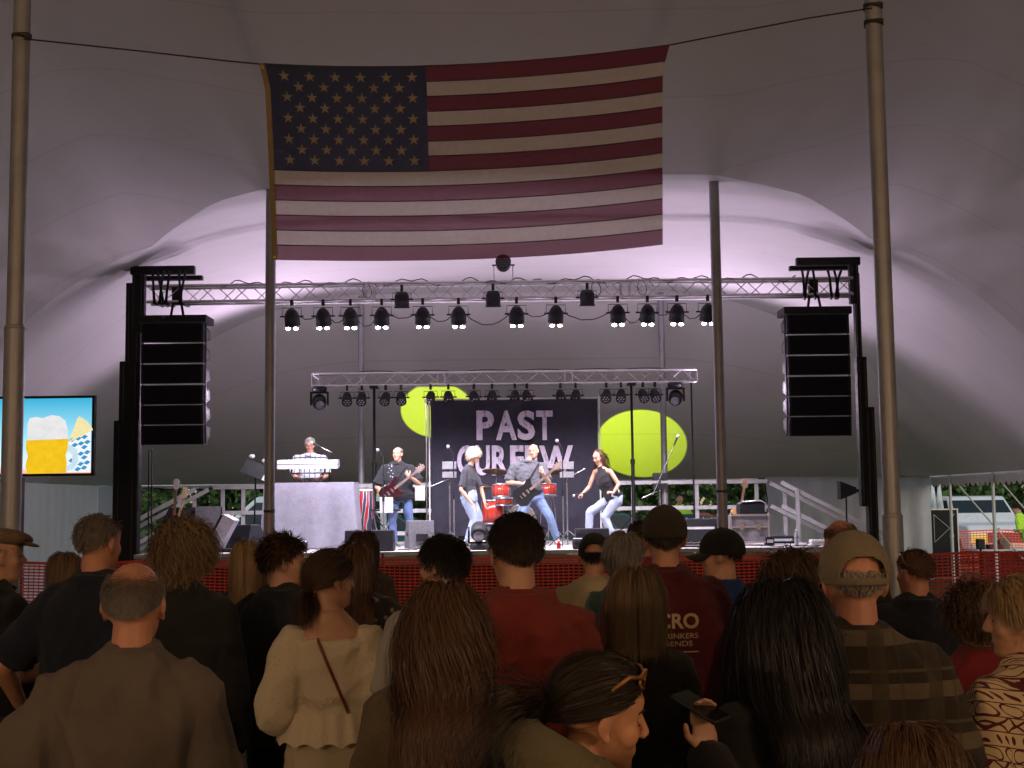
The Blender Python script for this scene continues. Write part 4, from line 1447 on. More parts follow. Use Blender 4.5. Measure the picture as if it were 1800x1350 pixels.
wedge('grey wedge monitor leaning on the stage by the bass player', 742, 935, 21.4, .42, .46, .5, WEDM, R(14))
wedge('black wedge monitor at the stage edge below the draped table', 648, 950, 20.45, .76, .33, .42, BLACKP)
wedge('black wedge monitor at the stage edge below the crouching singer', 1042, 950, 20.45, .52, .32, .42, BLACKP)
wedge('dark wedge monitor left of the draped table on the deck', 415, 940, 21.6, .5, .42, .5, BLACKP, R(-30))
# tilted lighting console on the left
q = P(394, 930, 21.0)
t = thing('effects_case', 'pale tilted effects case propped on a black bracket at the left of the deck', 'case', (q.x, 21.0, SZ))
Mt = Matrix.Rotation(R(28), 3, 'Y')
o = MB().box((.0, 0, .33), (.20, .38, .50), Mt).build('shell', plain('pale_case', (.42, .40, .44), .5), t)
MB().box(Vector((0, 0, .33)) + Mt @ Vector((-.12, 0, 0)), (.05, .3, .46), Mt).build('back_bracket', BLACK, t)
MB().box((.05, 0, .03), (.5, .3, .05)).build('base', BLACK, t)
# guitar rack left
q = P(325, 935, 21.8)
t = thing('guitar_rack', 'black guitar rack with a draped cover at the left end of the deck', 'rack', (q.x, 21.9, SZ))
MB().prism([(-.62, 0), (.62, 0), (.38, .72), (-.25, .72)], lambda a, z: Vector((a, -.15, z)), lambda a, z: Vector((a * .9, .3, z))).build('cover', cloth('black_cover', (.02, .02, .024)), t)
MB().box((.42, -.18, .40), (.46, .05, .66)).build('speaker_cabinet', WEDM, t)
MB().box((.66, -.21, .40), (.03, .03, .66)).build('edge_trim', ALU, t)


def guitar(name, label, body, head, Y0, Y1, bodyc, neckc, kind='sg', roll=0.0, scale=1.0, face=None, extra=None):
    """body / head: pixels of the body's middle and the end of the headstock"""
    a, c = P(*body, Y0), P(*head, Y1)
    d = c - a; L = d.length; d.normalize()
    nrm = Vector((0, -1, 0)) if face is None else Vector(face)
    nrm = (nrm - d * nrm.dot(d)).normalized()
    sd = nrm.cross(d)
    t = thing(name, label, 'guitar', a)
    f = lambda x, y, z: d * x + sd * y + nrm * z
    k = L / 1.0
    if kind == 'sg':
        out = [(-.24, 0), (-.22, .10), (-.14, .155), (-.04, .13), (.03, .12), (.10, .15), (.17, .13), (.13, .08), (.11, .04), (.11, -.04), (.13, -.08), (.18, -.13), (.11, -.15), (.03, -.12), (-.04, -.13), (-.14, -.155), (-.22, -.10)]
    elif kind == 'bass':
        out = [(-.24, 0), (-.22, .11), (-.12, .15), (0, .12), (.08, .13), (.19, .17), (.22, .13), (.13, .08), (.10, .04), (.10, -.04), (.11, -.09), (.17, -.14), (.10, -.16), (0, -.12), (-.12, -.16), (-.22, -.10)]
    else:
        out = [(-.26, 0), (-.24, .12), (-.14, .19), (-.02, .16), (.05, .13), (.13, .15), (.2, .1), (.22, 0), (.2, -.1), (.13, -.15), (.05, -.13), (-.02, -.16), (-.14, -.19), (-.24, -.12)]
    out = [(x * scale, y * scale) for x, y in out]
    o = MB().prism(out, lambda x, y: f(x, y, .0), lambda x, y: f(x, y, .045)).build('body', bodyc, t)
    bv = o.modifiers.new('b', 'BEVEL'); bv.width = .008; bv.segments = 2
    MB().prism([(.05, .022), (L - .17, .019), (L - .17, -.019), (.05, -.022)], lambda x, y: f(x, y, .043), lambda x, y: f(x, y, .064)).build('neck', neckc, t)
    MB().prism([(L - .18, .02), (L - .13, .045), (L, .035), (L, -.035), (L - .13, -.045), (L - .18, -.02)], lambda x, y: f(x, y, .04), lambda x, y: f(x, y, .056)).build('headstock', neckc if extra is None else extra, t)
    for i in range(6):
        s_ = 1 if i % 2 else -1
        MB().ell(f(L - .13 + .045 * (i // 2), s_ * .055, .05), (.012, .012, .012), None, 6, 4).build('tuning_peg', STEEL, t)
    for x in (.0, -.08):
        MB().prism([(x - .018, .04), (x + .018, .04), (x + .018, -.04), (x - .018, -.04)], lambda a_, y: f(a_, y, .044), lambda a_, y: f(a_, y, .055)).build('pickup', STEEL, t)
    MB().prism([(-.155, .03), (-.135, .03), (-.135, -.03), (-.155, -.03)], lambda a_, y: f(a_, y, .044), lambda a_, y: f(a_, y, .06)).build('bridge', STEEL, t)
    for i in range(14):
        x = .12 + (L - .32) * (1 - .5 ** (i / 6.0)) / (1 - .5 ** (13 / 6.0))
        MB().prism([(x, .02), (x + .004, .02), (x + .004, -.02), (x, -.02)], lambda a_, y: f(a_, y, .0645), lambda a_, y: f(a_, y, .0665)).build('fret', STEEL, t)
    return t


GBLK = plain('guitar_black', (.015, .015, .016), .15, 0, .1, 4, 0)
GRED = plain('guitar_dark_red', (.035, .006, .009), .2, 0, .2, 4, 0)
NECKW = plain('neck_maple', (.5, .36, .2), .4)
NECKD = plain('neck_rosewood', (.16, .085, .05), .45)
NECKP = plain('neck_pale', (.17, .12, .10), .4)
guitar('electric_guitar', 'black double horned electric guitar played by the bald guitarist', (928, 864), (988, 812), 22.05, 22.0, GBLK, NECKP, 'sg', scale=1.15)
guitar('bass_guitar', 'dark red bass guitar played by the man in the black shirt', (690, 862), (746, 818), 22.45, 22.4, GRED, NECKP, 'bass', scale=1.0)
guitar('electric_guitar', 'electric guitar with a pale edged headstock standing in the left rack', (306, 925), (312, 842), 21.62, 21.6, GBLK, NECKD, 'sg', extra=plain('pale_headstock', (.5, .46, .42), .4))
guitar('bass_guitar', 'bass guitar with a tan headstock standing in the left rack', (312, 925), (328, 856), 21.72, 21.75, GRED, NECKW, 'bass')
guitar('acoustic_guitar', 'acoustic guitar leaning upright behind the road case at right', (1297, 915), (1310, 842), 22.2, 22.3, plain('honey_wood', (.42, .22, .08), .3), NECKD, 'ac')
# drums
DRED = plain('drum_red_lacquer', (.42, .03, .015), .18, 0, .15, 3, 0)
DHEAD = plain('drum_head_white', (.6, .58, .57), .5)


def drum(label, px, py, Y, r, h, tilt=0.0, horiz=False, stand=True):
    q = P(px, py, Y)
    t = thing('drum', label, 'drum', q)
    M_ = Matrix.Rotation(math.pi / 2 if horiz else R(tilt), 3, 'X')
    MB().lathe([(r * .98, -h / 2), (r, -h / 2), (r, h / 2), (r * .98, h / 2)], M_, 24).build('shell', DRED, t)
    for s_ in (-1, 1):
        MB().lathe([(r * .2, s_ * (h / 2 + .004)), (r * .99, s_ * (h / 2 + .004))], M_, 24).build('drumhead', DHEAD, t)
        MB().lathe([(r, s_ * h / 2 - .012), (r + .012, s_ * h / 2 - .012), (r + .012, s_ * h / 2 + .014), (r, s_ * h / 2 + .014)], M_, 24).build('hoop', STEEL, t)
    for k in range(8):
        a = k * math.pi / 4 + .2
        MB().cyl(M_ @ Vector(((r + .012) * math.cos(a), (r + .012) * math.sin(a), -h / 2)), M_ @ Vector(((r + .012) * math.cos(a), (r + .012) * math.sin(a), h / 2)), .006, None, 5).build('lug', STEEL, t)
    if stand:
        b_ = q.z - SZ
        for k in range(3):
            a = k * 2.094 + .5
            MB().cyl((math.cos(a) * r * .8, math.sin(a) * r * .8, -h * .3), (math.cos(a) * r * 1.25, math.sin(a) * r * 1.25, -b_ + .01), .009, None, 6).build('leg', STEEL, t)


drum('red tom drum above the floor drum beside the blonde singer', 881, 864, 23.3, .15, .22, -8)
drum('red floor drum low behind the tall man in the crowd', 868, 900, 23.1, .20, .40)
drum('red tom drum glimpsed right of the guitarist', 963, 862, 23.4, .15, .2, -8)
drum('large red bass drum lying behind the guitarist', 915, 915, 23.7, .28, .42, 0, True, False)
drum('shallow snare drum with pale shell line between toms', 885, 882, 23.0, .17, .12)
BRONZE = plain('cymbal_bronze', (.34, .22, .10), .3, .9, .2, 6, .1)


def cymbal(label, px, py, Y, r, tx, ty):
    q = P(px, py, Y)
    t = thing('cymbal', label, 'cymbal', (q.x, Y, SZ))
    h = q.z - SZ
    M_ = Matrix.Rotation(R(tx), 3, 'X') @ Matrix.Rotation(R(ty), 3, 'Y')
    MB().lathe([(.005, .03), (.04, .028), (.055, .012), (r, -.012), (r, -.016), (.05, .006), (.005, .02)], M_, 28, (0, 0, h)).build('plate', BRONZE, t)
    MB().cyl((0, 0, .2), (0, 0, h + .05), .009, None, 8).build('stand_tube', STEEL, t)
    for k in range(3):
        MB().cyl((0, 0, .35), (.3 * math.cos(k * 2.1), .3 * math.sin(k * 2.1), .01), .009, None, 6).build('leg', STEEL, t)


cymbal('large tilted cymbal just right of the blonde singer', 872, 828, 23.6, .25, -12, 4)
cymbal('thin hi-hat cymbal low beside the red tom', 852, 856, 23.4, .18, -6, -3)
cymbal('crash cymbal behind the guitar headstock', 968, 828, 23.6, .24, -16, -8)
# road case and gear at right
q0, q1 = P(1285, 950, 21.2), P(1350, 905, 21.2)
t = thing('road_case', 'scuffed grey road case standing beside the right tent pole', 'case', ((q0.x + q1.x) / 2, 21.4, SZ))
cw = q1.x - q0.x; chh = q1.z - SZ
RC = plain('road_case_laminate', (.20, .185, .20), .5, 0, .45, 9, .3, 30)
o = MB().box((0, 0, chh / 2 + .03), (cw, .5, chh - .06)).build('shell', RC, t)
for z in (.06, chh * .62, chh):
    MB().box((0, -.252, z), (cw + .02, .02, .03)).build('edge_trim', ALU, t)
for sx_ in (-1, 1):
    MB().box((sx_ * cw / 2, -.252, chh / 2 + .03), (.03, .024, chh - .06)).build('edge_trim', ALU, t)
    MB().box((sx_ * cw * .22, -.262, chh * .62), (.07, .02, .09)).build('latch', STEEL, t)
    MB().ell((sx_ * cw / 2, -.25, chh + .01), (.03, .03, .03)).build('corner_ball', STEEL, t)
q = P(1318, 893, 21.5)
t = thing('amplifier_head', 'dark rounded amplifier with a pale lid edge on top of the road case', 'amplifier', (q.x, 21.45, SZ + chh + .015))
MB().prism([(-.2, 0), (.2, 0), (.2, .16), (.16, .2), (-.14, .2), (-.2, .16)], lambda a, z: Vector((a, -.18, z)), lambda a, z: Vector((a, .18, z))).build('shell', BLACKP, t)
MB().tube([(-.17, -.18, .2), (.14, -.18, .215), (.215, -.18, .17), (.215, -.18, .03)], .014, 6).build('piping', ALU, t)
for px, py, Y, s_, lb, mt in ((1222, 948, 20.8, (.55, .3, .07), 'flat effects pedal board lying on the deck behind the capped man', BLACK), (1190, 945, 21.0, (.3, .25, .08), 'grey mixer with knobs lying on the deck behind the maroon shirt', WEDM), (1228, 905, 22.9, (.62, .3, .42), 'black amplifier rack below the right railing', BLACK), (1268, 915, 21.9, (.09, .4, .5), 'narrow white panel case left of the road case', WHITEP),
                              (1372, 925, 22.2, (.5, .3, .12), 'low black gear box stacked right of the road case', BLACK), (1352, 942, 21.2, (.14, .14, .14), 'small black bag on the deck right of the road case', BLACK), (1440, 942, 21.0, (.3, .2, .09), 'white power strip box at the right end of the deck', WHITEP)):
    q = P(px, py, Y)
    t = thing('stage_gear_box', lb, 'equipment', (q.x, Y, SZ))
    o = MB().box((0, 0, s_[2] / 2 + .002), s_).build('shell', mt, t)
    bv = o.modifiers.new('b', 'BEVEL'); bv.width = .012; bv.segments = 2
    for k in range(4):
        MB().cyl((-s_[0] * .35 + k * s_[0] * .23, -s_[1] * .3, s_[2]), (-s_[0] * .35 + k * s_[0] * .23, -s_[1] * .3, s_[2] + .025), .014, None, 8).build('knob', STEEL, t)
    if s_[2] > .3:
        MB().box((0, -s_[1] / 2 - .004, s_[2] * .62), (s_[0] * .8, .01, .04)).build('face_strip', plain('face_grey', (.45, .44, .46), .4), t)
    else:
        MB().box((0, -s_[1] / 2 - .003, s_[2] * .5), (s_[0] * .7, .006, s_[2] * .35)).build('label_strip', plain('face_grey', (.45, .44, .46), .4), t)
def bottle(label, px, Y, mt, h=.21):
    q = P(px, 950, Y)
    t = thing('water_bottle', label, 'bottle', (q.x, Y, SZ))
    MB().lathe([(.03, 0), (.033, .01), (.033, h * .6), (.028, h * .72), (.013, h * .86), (.013, h * .94)], None, 14).build('bottle_body', mt, t)
    MB().lathe([(.015, h * .93), (.016, h), (.0, h)], None, 10).build('bottle_cap', WHITEP, t)


bottle('clear water bottle standing at the right front of the deck', 1400, 20.8, plain('clear_plastic', (.42, .43, .48), .1), .26)
bottle('small red drink can near the guitarist foot', 982, 20.75, plain('red_can', (.4, .03, .03), .3, .3), .13)
for k, (xa, xb, Y) in enumerate(((1200, 1290, 20.6), (1340, 1440, 20.55), (1040, 1160, 20.6), (700, 800, 20.9))):
    a, c = P(xa, 950, Y), P(xb, 950, Y)
    o = MB().tube([(a.x + (c.x - a.x) * f, Y + .12 * math.sin(f * 11 + k), SZ + .012 + .008 * math.sin(f * 20)) for f in np.linspace(0, 1, 30)], .009, 5).build('stage_cable', CABLE)
    prop(o, ['black cable snaking on the deck before the pedal board', 'black cable snaking on the deck at the right end', 'black cable snaking on the deck behind the grey haired woman', 'black cable snaking on the deck by the grey wedge'][k], 'cable', 'cables lying on the deck')
t = thing('microphone_stand', 'tall thin silver stand pole between the bassist and the banner', 'microphone stand', (P(750, 850, 23.5).x, 23.5, SZ))
MB().cyl((0, 0, 0), (0, 0, P(750, 700, 23.5).z - SZ), .014, .01, 8).build('stand_tube', STEEL, t)
MB().box((-.12, 0, .92), (.18, .02, .26)).build('hanging_towel', cloth('white_towel', (.5, .49, .5)), t)
for k in range(3):
    MB().cyl((0, 0, .3), (.3 * math.cos(k * 2.1), .3 * math.sin(k * 2.1), .01), .009, None, 6).build('leg', STEEL, t)
# dark riser behind the table for the keyboard player
t = thing('stage_riser', 'low black riser behind the draped table under the keyboard player', 'riser', (P(545, 900, 22.9).x, 22.95, SZ))
MB().box((0, 0, .09), (1.3, .9, .18)).build('riser_box', BLACK, t)
MB().box((0, -.455, .17), (1.3, .012, .02)).build('edge_strip', ALU, t)

# ================================================================== PEOPLE
V3 = Vector
RT_M = [(-.12, .162, .108, 0), (.02, .172, .118, 0), (.2, .157, .110, .004), (.4, .158, .114, .006), (.62, .176, .122, .004), (.8, .180, .113, -.004), (.9, .150, .088, -.012), (.97, .085, .066, -.016), (1.05, .056, .058, -.012)]
RT_F = [(-.12, .165, .112, -.004), (.02, .175, .120, -.006), (.2, .150, .100, .004), (.4, .138, .096, .006), (.62, .152, .118, .014), (.8, .155, .100, .0), (.9, .130, .078, -.012), (.97, .073, .058, -.016), (1.05, .047, .050, -.012)]


def joints(h, sex, arms='down', lean=0.0, headfwd=0.0):
    s = h / 1.75
    w = .170 if sex == 'm' else .146
    J = dict(pel=V3((0, 0, .93)), chest=V3((0, .0 + lean * .5, 1.25)), neck=V3((0, -.018 + lean, 1.487)), head=V3((0, .012 + lean + headfwd, 1.632)))
    for sg, k in ((-1, 'L'), (1, 'R')):
        sh = V3((sg * w, -.012 + lean, 1.392))
        J['sh' + k] = sh
        a = arms if isinstance(arms, str) else arms[0 if k == 'L' else 1]
        if a == 'down': el, wr = sh + V3((sg * .075, -.03, -.29)), sh + V3((sg * .07, .06, -.54))
        elif a == 'fold': el, wr = sh + V3((sg * .085, -.0, -.28)), V3((-sg * .02, .22, 1.12))
        elif a == 'hold': el, wr = sh + V3((sg * .07, -.03, -.28)), V3((sg * .13, .26, 1.13))
        elif a == 'wide': el, wr = sh + V3((sg * .19, -.06, -.25)), sh + V3((sg * .20, .10, -.42))
        elif a == 'pocket': el, wr = sh + V3((sg * .12, -.09, -.27)), sh + V3((sg * .02, -.02, -.50))
        J['el' + k], J['wr' + k] = el, wr
        J['hip' + k] = V3((sg * .09, 0, .90)); J['kn' + k] = V3((sg * .10, .02, .49)); J['an' + k] = V3((sg * .11, 0, .085))
    for k in J: J[k] = J[k] * s
    return J


def spine(J, t):
    a, b_, c = J['pel'], J['chest'], J['neck']
    f = .57
    if t <= f: p = a.lerp(b_, t / f); d = (b_ - a)
    else: p = b_.lerp(c, (t - f) / (1 - f)); d = (c - b_)
    if t > .3 and t < .85: d = (c - a)
    return p, d.normalized()


def torso_rings(J, sex, s, fat, infl, t0, t1, flare=0.0):
    tab = RT_M if sex == 'm' else RT_F
    ts = [t0] + [r[0] for r in tab if t0 + .03 < r[0] < t1 - .02] + [t1]
    hx = (J['hipR'] - J['hipL']).normalized(); sx_ = (J['shR'] - J['shL']).normalized()
    out = []
    for t in ts:
        rx, ry, yo = [float(np.interp(t, [r[0] for r in tab], [r[k] for r in tab])) for k in (1, 2, 3)]
        if t < tab[0][0]: pass
        f = 1 + (fat - 1) * float(np.interp(t, [-.1, .1, .45, .75, .9], [.6, 1, 1, .55, .0]))
        p, up = spine(J, t)
        ax = hx.lerp(sx_, min(1, max(0, t)))
        ax = (ax - up * ax.dot(up)).normalized()
        ay = up.cross(ax)
        fl_ = flare * max(0, (.25 - t) / .4)
        out.append((p + ay * (yo * s), ax, ay, rx * s * f + infl + fl_, ry * s * f + infl + fl_))
    return out


def head_shape(m, M, sex, coarse=False):
    """one head in head space (face towards +Y) put through matrix M"""
    def e(c, r, rot=None):
        Mr = M.to_3x3()
        if rot is not None: Mr = Mr @ rot
        m.ell(M @ V3(c), r, Mr, 14, 10)

    def c_(p0, p1, r0, r1): m.cap(M @ V3(p0), M @ V3(p1), r0 * sc, r1 * sc, 8)
    sc = M.to_scale()[0]
    j = 1.0 if sex == 'm' else .9
    e((0, -.012, .030), (.075, .096, .086))
    f = 0 if sex == 'm' else 1
    rings = []
    R3 = M.to_3x3()
    ax, ay = R3 @ V3((1, 0, 0)), R3 @ V3((0, 1, 0))
    for z, yf, yb, w in ((-.119, .060, .022, .018), (-.113, .074, .004, .031), (-.101, .0815, -.012, .041), (-.088, .0795, -.024, .048), (-.079, .0775, -.032, .052), (-.071, .0835, -.038, .055), (-.063, .0845, -.042, .057), (-.052, .0815, -.048, .060),
                         (-.036, .0800, -.052, .064), (-.016, .0785, -.055, .0665), (.000, .0785, -.056, .068), (.014, .0845, -.056, .069), (.026, .0885, -.056, .070), (.045, .0865, -.055, .070), (.060, .080, -.05, .068)):
        if f:
            w *= 1 if z > -.03 else .90 if z < -.09 else .94
            yf -= .0035 if .005 < z < .035 else 0
        rings.append((M @ V3((0, (yf + yb) / 2, z)), ax, ay, w, (yf - yb) / 2))
    m.loft(rings, 24)
    for sg in (-1, 1):
        e((sg * .041, .050, -.026), (.026, .027, .026 if not f else .032))
        e((sg * .0115, .0945, -.031), (.0078, .010, .0070))
        e((sg * .080, -.010, -.004), (.0085, .0195, .032), Matrix.Rotation(R(-12), 3, 'X') @ Matrix.Rotation(sg * R(22), 3, 'Z'))
        e((sg * .081, -.004, -.034), (.007, .011, .011))
    c_((0, .080, .014), (0, .106 if not f else .1025, -.025), .0085, .0118 if not f else .0098)
    e((0, .094, -.032), (.009, .012, .006))


def hand(m, wr, d, palm, side, s, curl=35.0, spread=.0):
    """wr wrist, d along the hand, palm = direction the palm faces, side: where the thumb leaves"""
    d = V3(d).normalized(); palm = V3(palm); palm = (palm - d * palm.dot(d)).normalized()
    x = V3(side); x = (x - d * x.dot(d) - palm * x.dot(palm))
    x = x.normalized() if x.length > 1e-4 else d.cross(palm)
    Mx = Matrix((x, d, palm)).transposed()
    m.ell(wr + d * .045 * s, (.040 * s, .052 * s, .017 * s), Mx, 10, 8)
    for k, (off, L) in enumerate(((.030, .072), (.010, .080), (-.010, .074), (-.029, .058))):
        p = wr + (d * .085 + x * off * .95) * s; dr = d + x * off * spread
        a = R(curl * .6); q = p
        for j, f in enumerate((.45, .32, .23)):
            dd = (dr.normalized() * math.cos(a) + palm * math.sin(a))
            e = q + dd * (L * f * s)
            m.cap(q, e, (.0098 - .001 * j) * s, (.0092 - .001 * j) * s, 7)
            q = e; a += R(curl)
    p = wr + (d * .03 + x * .03) * s
    e = p + (d * .5 + x * .75 + palm * .45).normalized() * .042 * s
    m.cap(p, e, .014 * s, .011 * s, 7)
    m.cap(e, e + (d * .8 + x * .25 + palm * .5).normalized() * .034 * s, .0105 * s, .009 * s, 7)


PENDING = []        # voxel jobs: (source mesh, voxel, smooth, callback)


def vox(m, voxel, smooth, cb):
    PENDING.append((m, voxel, smooth, cb))


def run_voxels():
    obs = []
    for m, voxel, smooth, cb in PENDING:
        me = m.mesh('src')
        ob = bpy.data.objects.new('src', me); COL.objects.link(ob)
        r = ob.modifiers.new('r', 'REMESH'); r.mode = 'VOXEL'; r.voxel_size = voxel; r.use_smooth_shade = True
        if smooth:
            q = ob.modifiers.new('s', 'SMOOTH'); q.factor = .5; q.iterations = smooth
        if getattr(m, 'thin', 0):
            q = ob.modifiers.new('d', 'DECIMATE'); q.ratio = m.thin
        obs.append(ob)
    dg = bpy.context.evaluated_depsgraph_get()
    res = []
    for (m, voxel, smooth, cb), ob in zip(PENDING, obs):
        res.append(bpy.data.meshes.new_from_object(ob.evaluated_get(dg)))
    for (m, voxel, smooth, cb), me in zip(PENDING, res):
        cb(me)
    for ob in obs:
        me = ob.data; bpy.data.objects.remove(ob); bpy.data.meshes.remove(me)
    PENDING.clear()


def arr(me):
    co = np.zeros(len(me.vertices) * 3); me.vertices.foreach_get('co', co)
    no = np.zeros(len(me.vertices) * 3); me.vertices.foreach_get('normal', no)
    return co.reshape(-1, 3), no.reshape(-1, 3)


def wrinkle(me, amp, seed, fr=46.0):
    co, no = arr(me)
    r = np.random.default_rng(seed)
    f = np.zeros(len(co))
    for k in range(7):
        d = r.normal(size=3); d[2] *= (.25 if k < 4 else 1.2); d /= np.linalg.norm(d)
        e = r.normal(size=3)
        ph = co @ d * fr * r.uniform(.7, 2.2) + 1.5 * np.sin(co @ e * 7 + r.uniform(0, 6)) + .8 * np.sin(co @ e[::-1] * 17) + r.uniform(0, 6)
        mask = .5 + .5 * np.sin(co @ r.normal(size=3) * 5 + r.uniform(0, 6))
        f += (1 - np.abs(np.sin(ph * .5)) * 2) * mask ** 1.5
    co = co + no * np.maximum((f + .6) * amp * .42, -.003)[:, None]
    me.vertices.foreach_set('co', co.ravel()); me.update()


# ---- hair
CR_C, CR_R = np.array([0, -.012, .030]), np.array([.0775, .0985, .0885])


def hair_mask(d, style):
    y, z, x = d[:, 1], d[:, 2], np.abs(d[:, 0])
    thr = np.where(y > 0, -.18 + .70 * np.abs(y) ** 1.5, -.18 + .55 * y)
    ok = z > thr
    if style == 'fringe': ok &= (z + RNG.normal(0, .15, len(z)) < .40 - .25 * y) & (y < .55)
    if style == 'thin': ok &= ~((z > .72) & (RNG.random(len(z)) < .55))
    if style == 'undercap': ok &= (z < .10)
    if style == 'swept': ok &= (y < .30)
    return ok


def hair(spec, Mh, col, parent, grav_dir=V3((0, 0, -1))):
    """strands as fine ribbons in person space"""
    st_ = spec.get('style', 'short'); n = spec.get('n', 1200); L = spec.get('L', .03); seg = spec.get('seg', 4)
    wd = spec.get('w', .0045); lift = spec.get('lift', .35); g = spec.get('g', .1); curl = spec.get('curl', 0.0); vol = spec.get('vol', .0)
    Mr = np.array(Mh.to_3x3()); Mt = np.array(Mh.translation)
    sc = Mh.to_scale()[0]
    d = RNG.normal(size=(int(n * 3.2) + 50, 3)); d /= np.linalg.norm(d, axis=1)[:, None]
    d = d[hair_mask(d, spec.get('mask', st_))][:n]
    n = len(d)
    root = CR_C + d * CR_R
    nrm = d / CR_R; nrm /= np.linalg.norm(nrm, axis=1)[:, None]
    toW = lambda p: p @ Mr.T + Mt
    P0 = toW(root); N0 = nrm @ Mr.T; N0 /= np.linalg.norm(N0, axis=1)[:, None]
    comb = np.array(spec.get('comb', (0, -.5, -.6)))
    cb = (np.tile(comb, (n, 1)) + np.stack([np.sign(d[:, 0]) * spec.get('side', .0), 0 * d[:, 0], 0 * d[:, 0]], 1)) @ Mr.T / sc
    tang = cb - N0 * (cb * N0).sum(1)[:, None]
    tang /= np.linalg.norm(tang, axis=1)[:, None] + 1e-6
    D = tang + N0 * lift + RNG.normal(0, spec.get('mess', .18), (n, 3))
    fly = RNG.random(n) < spec.get('fly', .07)
    D = np.where(fly[:, None], D + N0 * .5 + RNG.normal(0, .45, (n, 3)), D)
    D /= np.linalg.norm(D, axis=1)[:, None]
    Ls = L * RNG.uniform(.75, 1.1, n) * sc
    if spec.get('hang'):      # end at about one height: long from the crown, short from the nape
        zend = spec['hang'] + RNG.normal(0, spec.get('ragged', .02), n)
        Ls = np.maximum((P0[:, 2] - zend) * 1.12, .05)
    step = (Ls / seg)[:, None]
    off = RNG.uniform(.004, .010 + vol, n) + np.where(fly, RNG.uniform(0, .018, n), 0)
    target = spec.get('target')
    if target is not None: tw = toW(np.array([target]))[0]
    pts = [P0.copy()]
    p = P0.copy()
    G = np.array(spec.get('grav', grav_dir))
    done = np.zeros(n, bool)
    ph = RNG.uniform(0, 6.28, n); rl = RNG.normal(size=(n, 3)); rl /= np.linalg.norm(rl, axis=1)[:, None]
    for k in range(seg):
        if target is not None:
            to = tw - p; dist = np.linalg.norm(to, axis=1)
            done |= dist < .035
            aim = to / (dist[:, None] + 1e-6)
            D = np.where(done[:, None], D * (1 - g) + G * g + RNG.normal(0, .05, (n, 3)), D * .25 + aim * .75)
        else:
            D = D * (1 - g) + G * g
        if curl: D = D + curl * (np.cos(ph + k * spec.get('cf', 1.3))[:, None] * rl + np.sin(ph + k * spec.get('cf', 1.3))[:, None] * np.cross(rl, D))
        D /= np.linalg.norm(D, axis=1)[:, None] + 1e-9
        p = p + D * step
        q = (p - Mt) @ np.linalg.inv(Mr).T
        e = (q - CR_C) / (CR_R + off[:, None])
        r = np.linalg.norm(e, axis=1)
        ins = r < 1
        e = np.where(ins[:, None], e / (r[:, None] + 1e-9), e)
        q = CR_C + e * (CR_R + off[:, None])
        p = np.where(ins[:, None], toW(q), p)
        if 'back' in spec:      # hair lies on the back of the shirt
            nz_, ny_, zs_, as_, bs_ = spec['back']
            dz = p[:, 2] - nz_
            A_ = np.interp(dz, zs_, as_); B_ = np.interp(dz, zs_, bs_) + off
            yy = p[:, 1] - ny_
            ins = (dz < .03) & (np.abs(p[:, 0]) < A_ * .97) & (yy < .03)
            lim = -B_ * np.sqrt(np.clip(1 - (p[:, 0] / A_) ** 2, .02, 1))
            p[:, 1] = np.where(ins & (yy > lim), ny_ + lim, p[:, 1])
        for (a, b_, ra, rb) in spec.get('coll', []):
            a_ = np.array(a); ab = np.array(b_) - a_
            t = np.clip(((p - a_) @ ab) / (ab @ ab), 0, 1)
            c = a_ + t[:, None] * ab
            v = p - c; dd = np.linalg.norm(v, axis=1); rr = ra + (rb - ra) * t + off * .9
            ins = dd < rr
            p = np.where(ins[:, None], c + v / (dd[:, None] + 1e-9) * rr[:, None], p)
        pts.append(p.copy())
    pts = np.stack(pts, 1)                         # n, seg+1, 3
    tan = np.gradient(pts, axis=1)
    ctr = Mt + np.array([0, 0, 0])
    outw = pts - ctr; outw[:, :, 2] *= .25
    wv = np.cross(tan, outw + RNG.normal(0, .03, (n, 1, 3))); wv /= np.linalg.norm(wv, axis=2)[:, :, None] + 1e-9
    prof = np.linspace(1, spec.get('tip', .35), seg + 1)[None, :, None] * (wd * RNG.uniform(.6, 1.3, n) * np.where(fly, .55, 1))[:, None, None]
    A = pts - wv * prof; B = pts + wv * prof
    V = np.stack([A, B], 2).reshape(-1, 3)
    base = (np.arange(n) * (seg + 1) * 2)[:, None] + (np.arange(seg) * 2)[None, :]
    base = base.ravel()
    Q = np.stack([base, base + 1, base + 3, base + 2], 1)
    # scalp layer under the strands
    if spec.get('scalp', True):
        nu, nv = 40, 24
        th = np.linspace(0, np.pi, nv + 1); fi = np.linspace(0, 2 * np.pi, nu, endpoint=False)
        T, Fi = np.meshgrid(th, fi, indexing='ij')
        dd = np.stack([np.sin(T) * np.cos(Fi), np.sin(T) * np.sin(Fi), np.cos(T)], -1).reshape(-1, 3)
        sv = toW(CR_C + dd * (CR_R * spec.get('shell', 1.025)))
        ok = hair_mask(dd, {'thin': 'short'}.get(spec.get('mask', st_), spec.get('mask', st_))).reshape(nv + 1, nu)
        nb = len(V); qq = []
        for i in range(nv):
            for j in range(nu):
                if ok[i, j] and ok[i + 1, j] and ok[i, (j + 1) % nu] and ok[i + 1, (j + 1) % nu]:
                    qq.append((nb + i * nu + j, nb + (i + 1) * nu + j, nb + (i + 1) * nu + (j + 1) % nu, nb + i * nu + (j + 1) % nu))
        if qq:
            V = np.concatenate([V, sv]); Q = np.concatenate([Q, np.array(qq)])
    return link('hair', quads_mesh('hair', V, Q), col, parent)


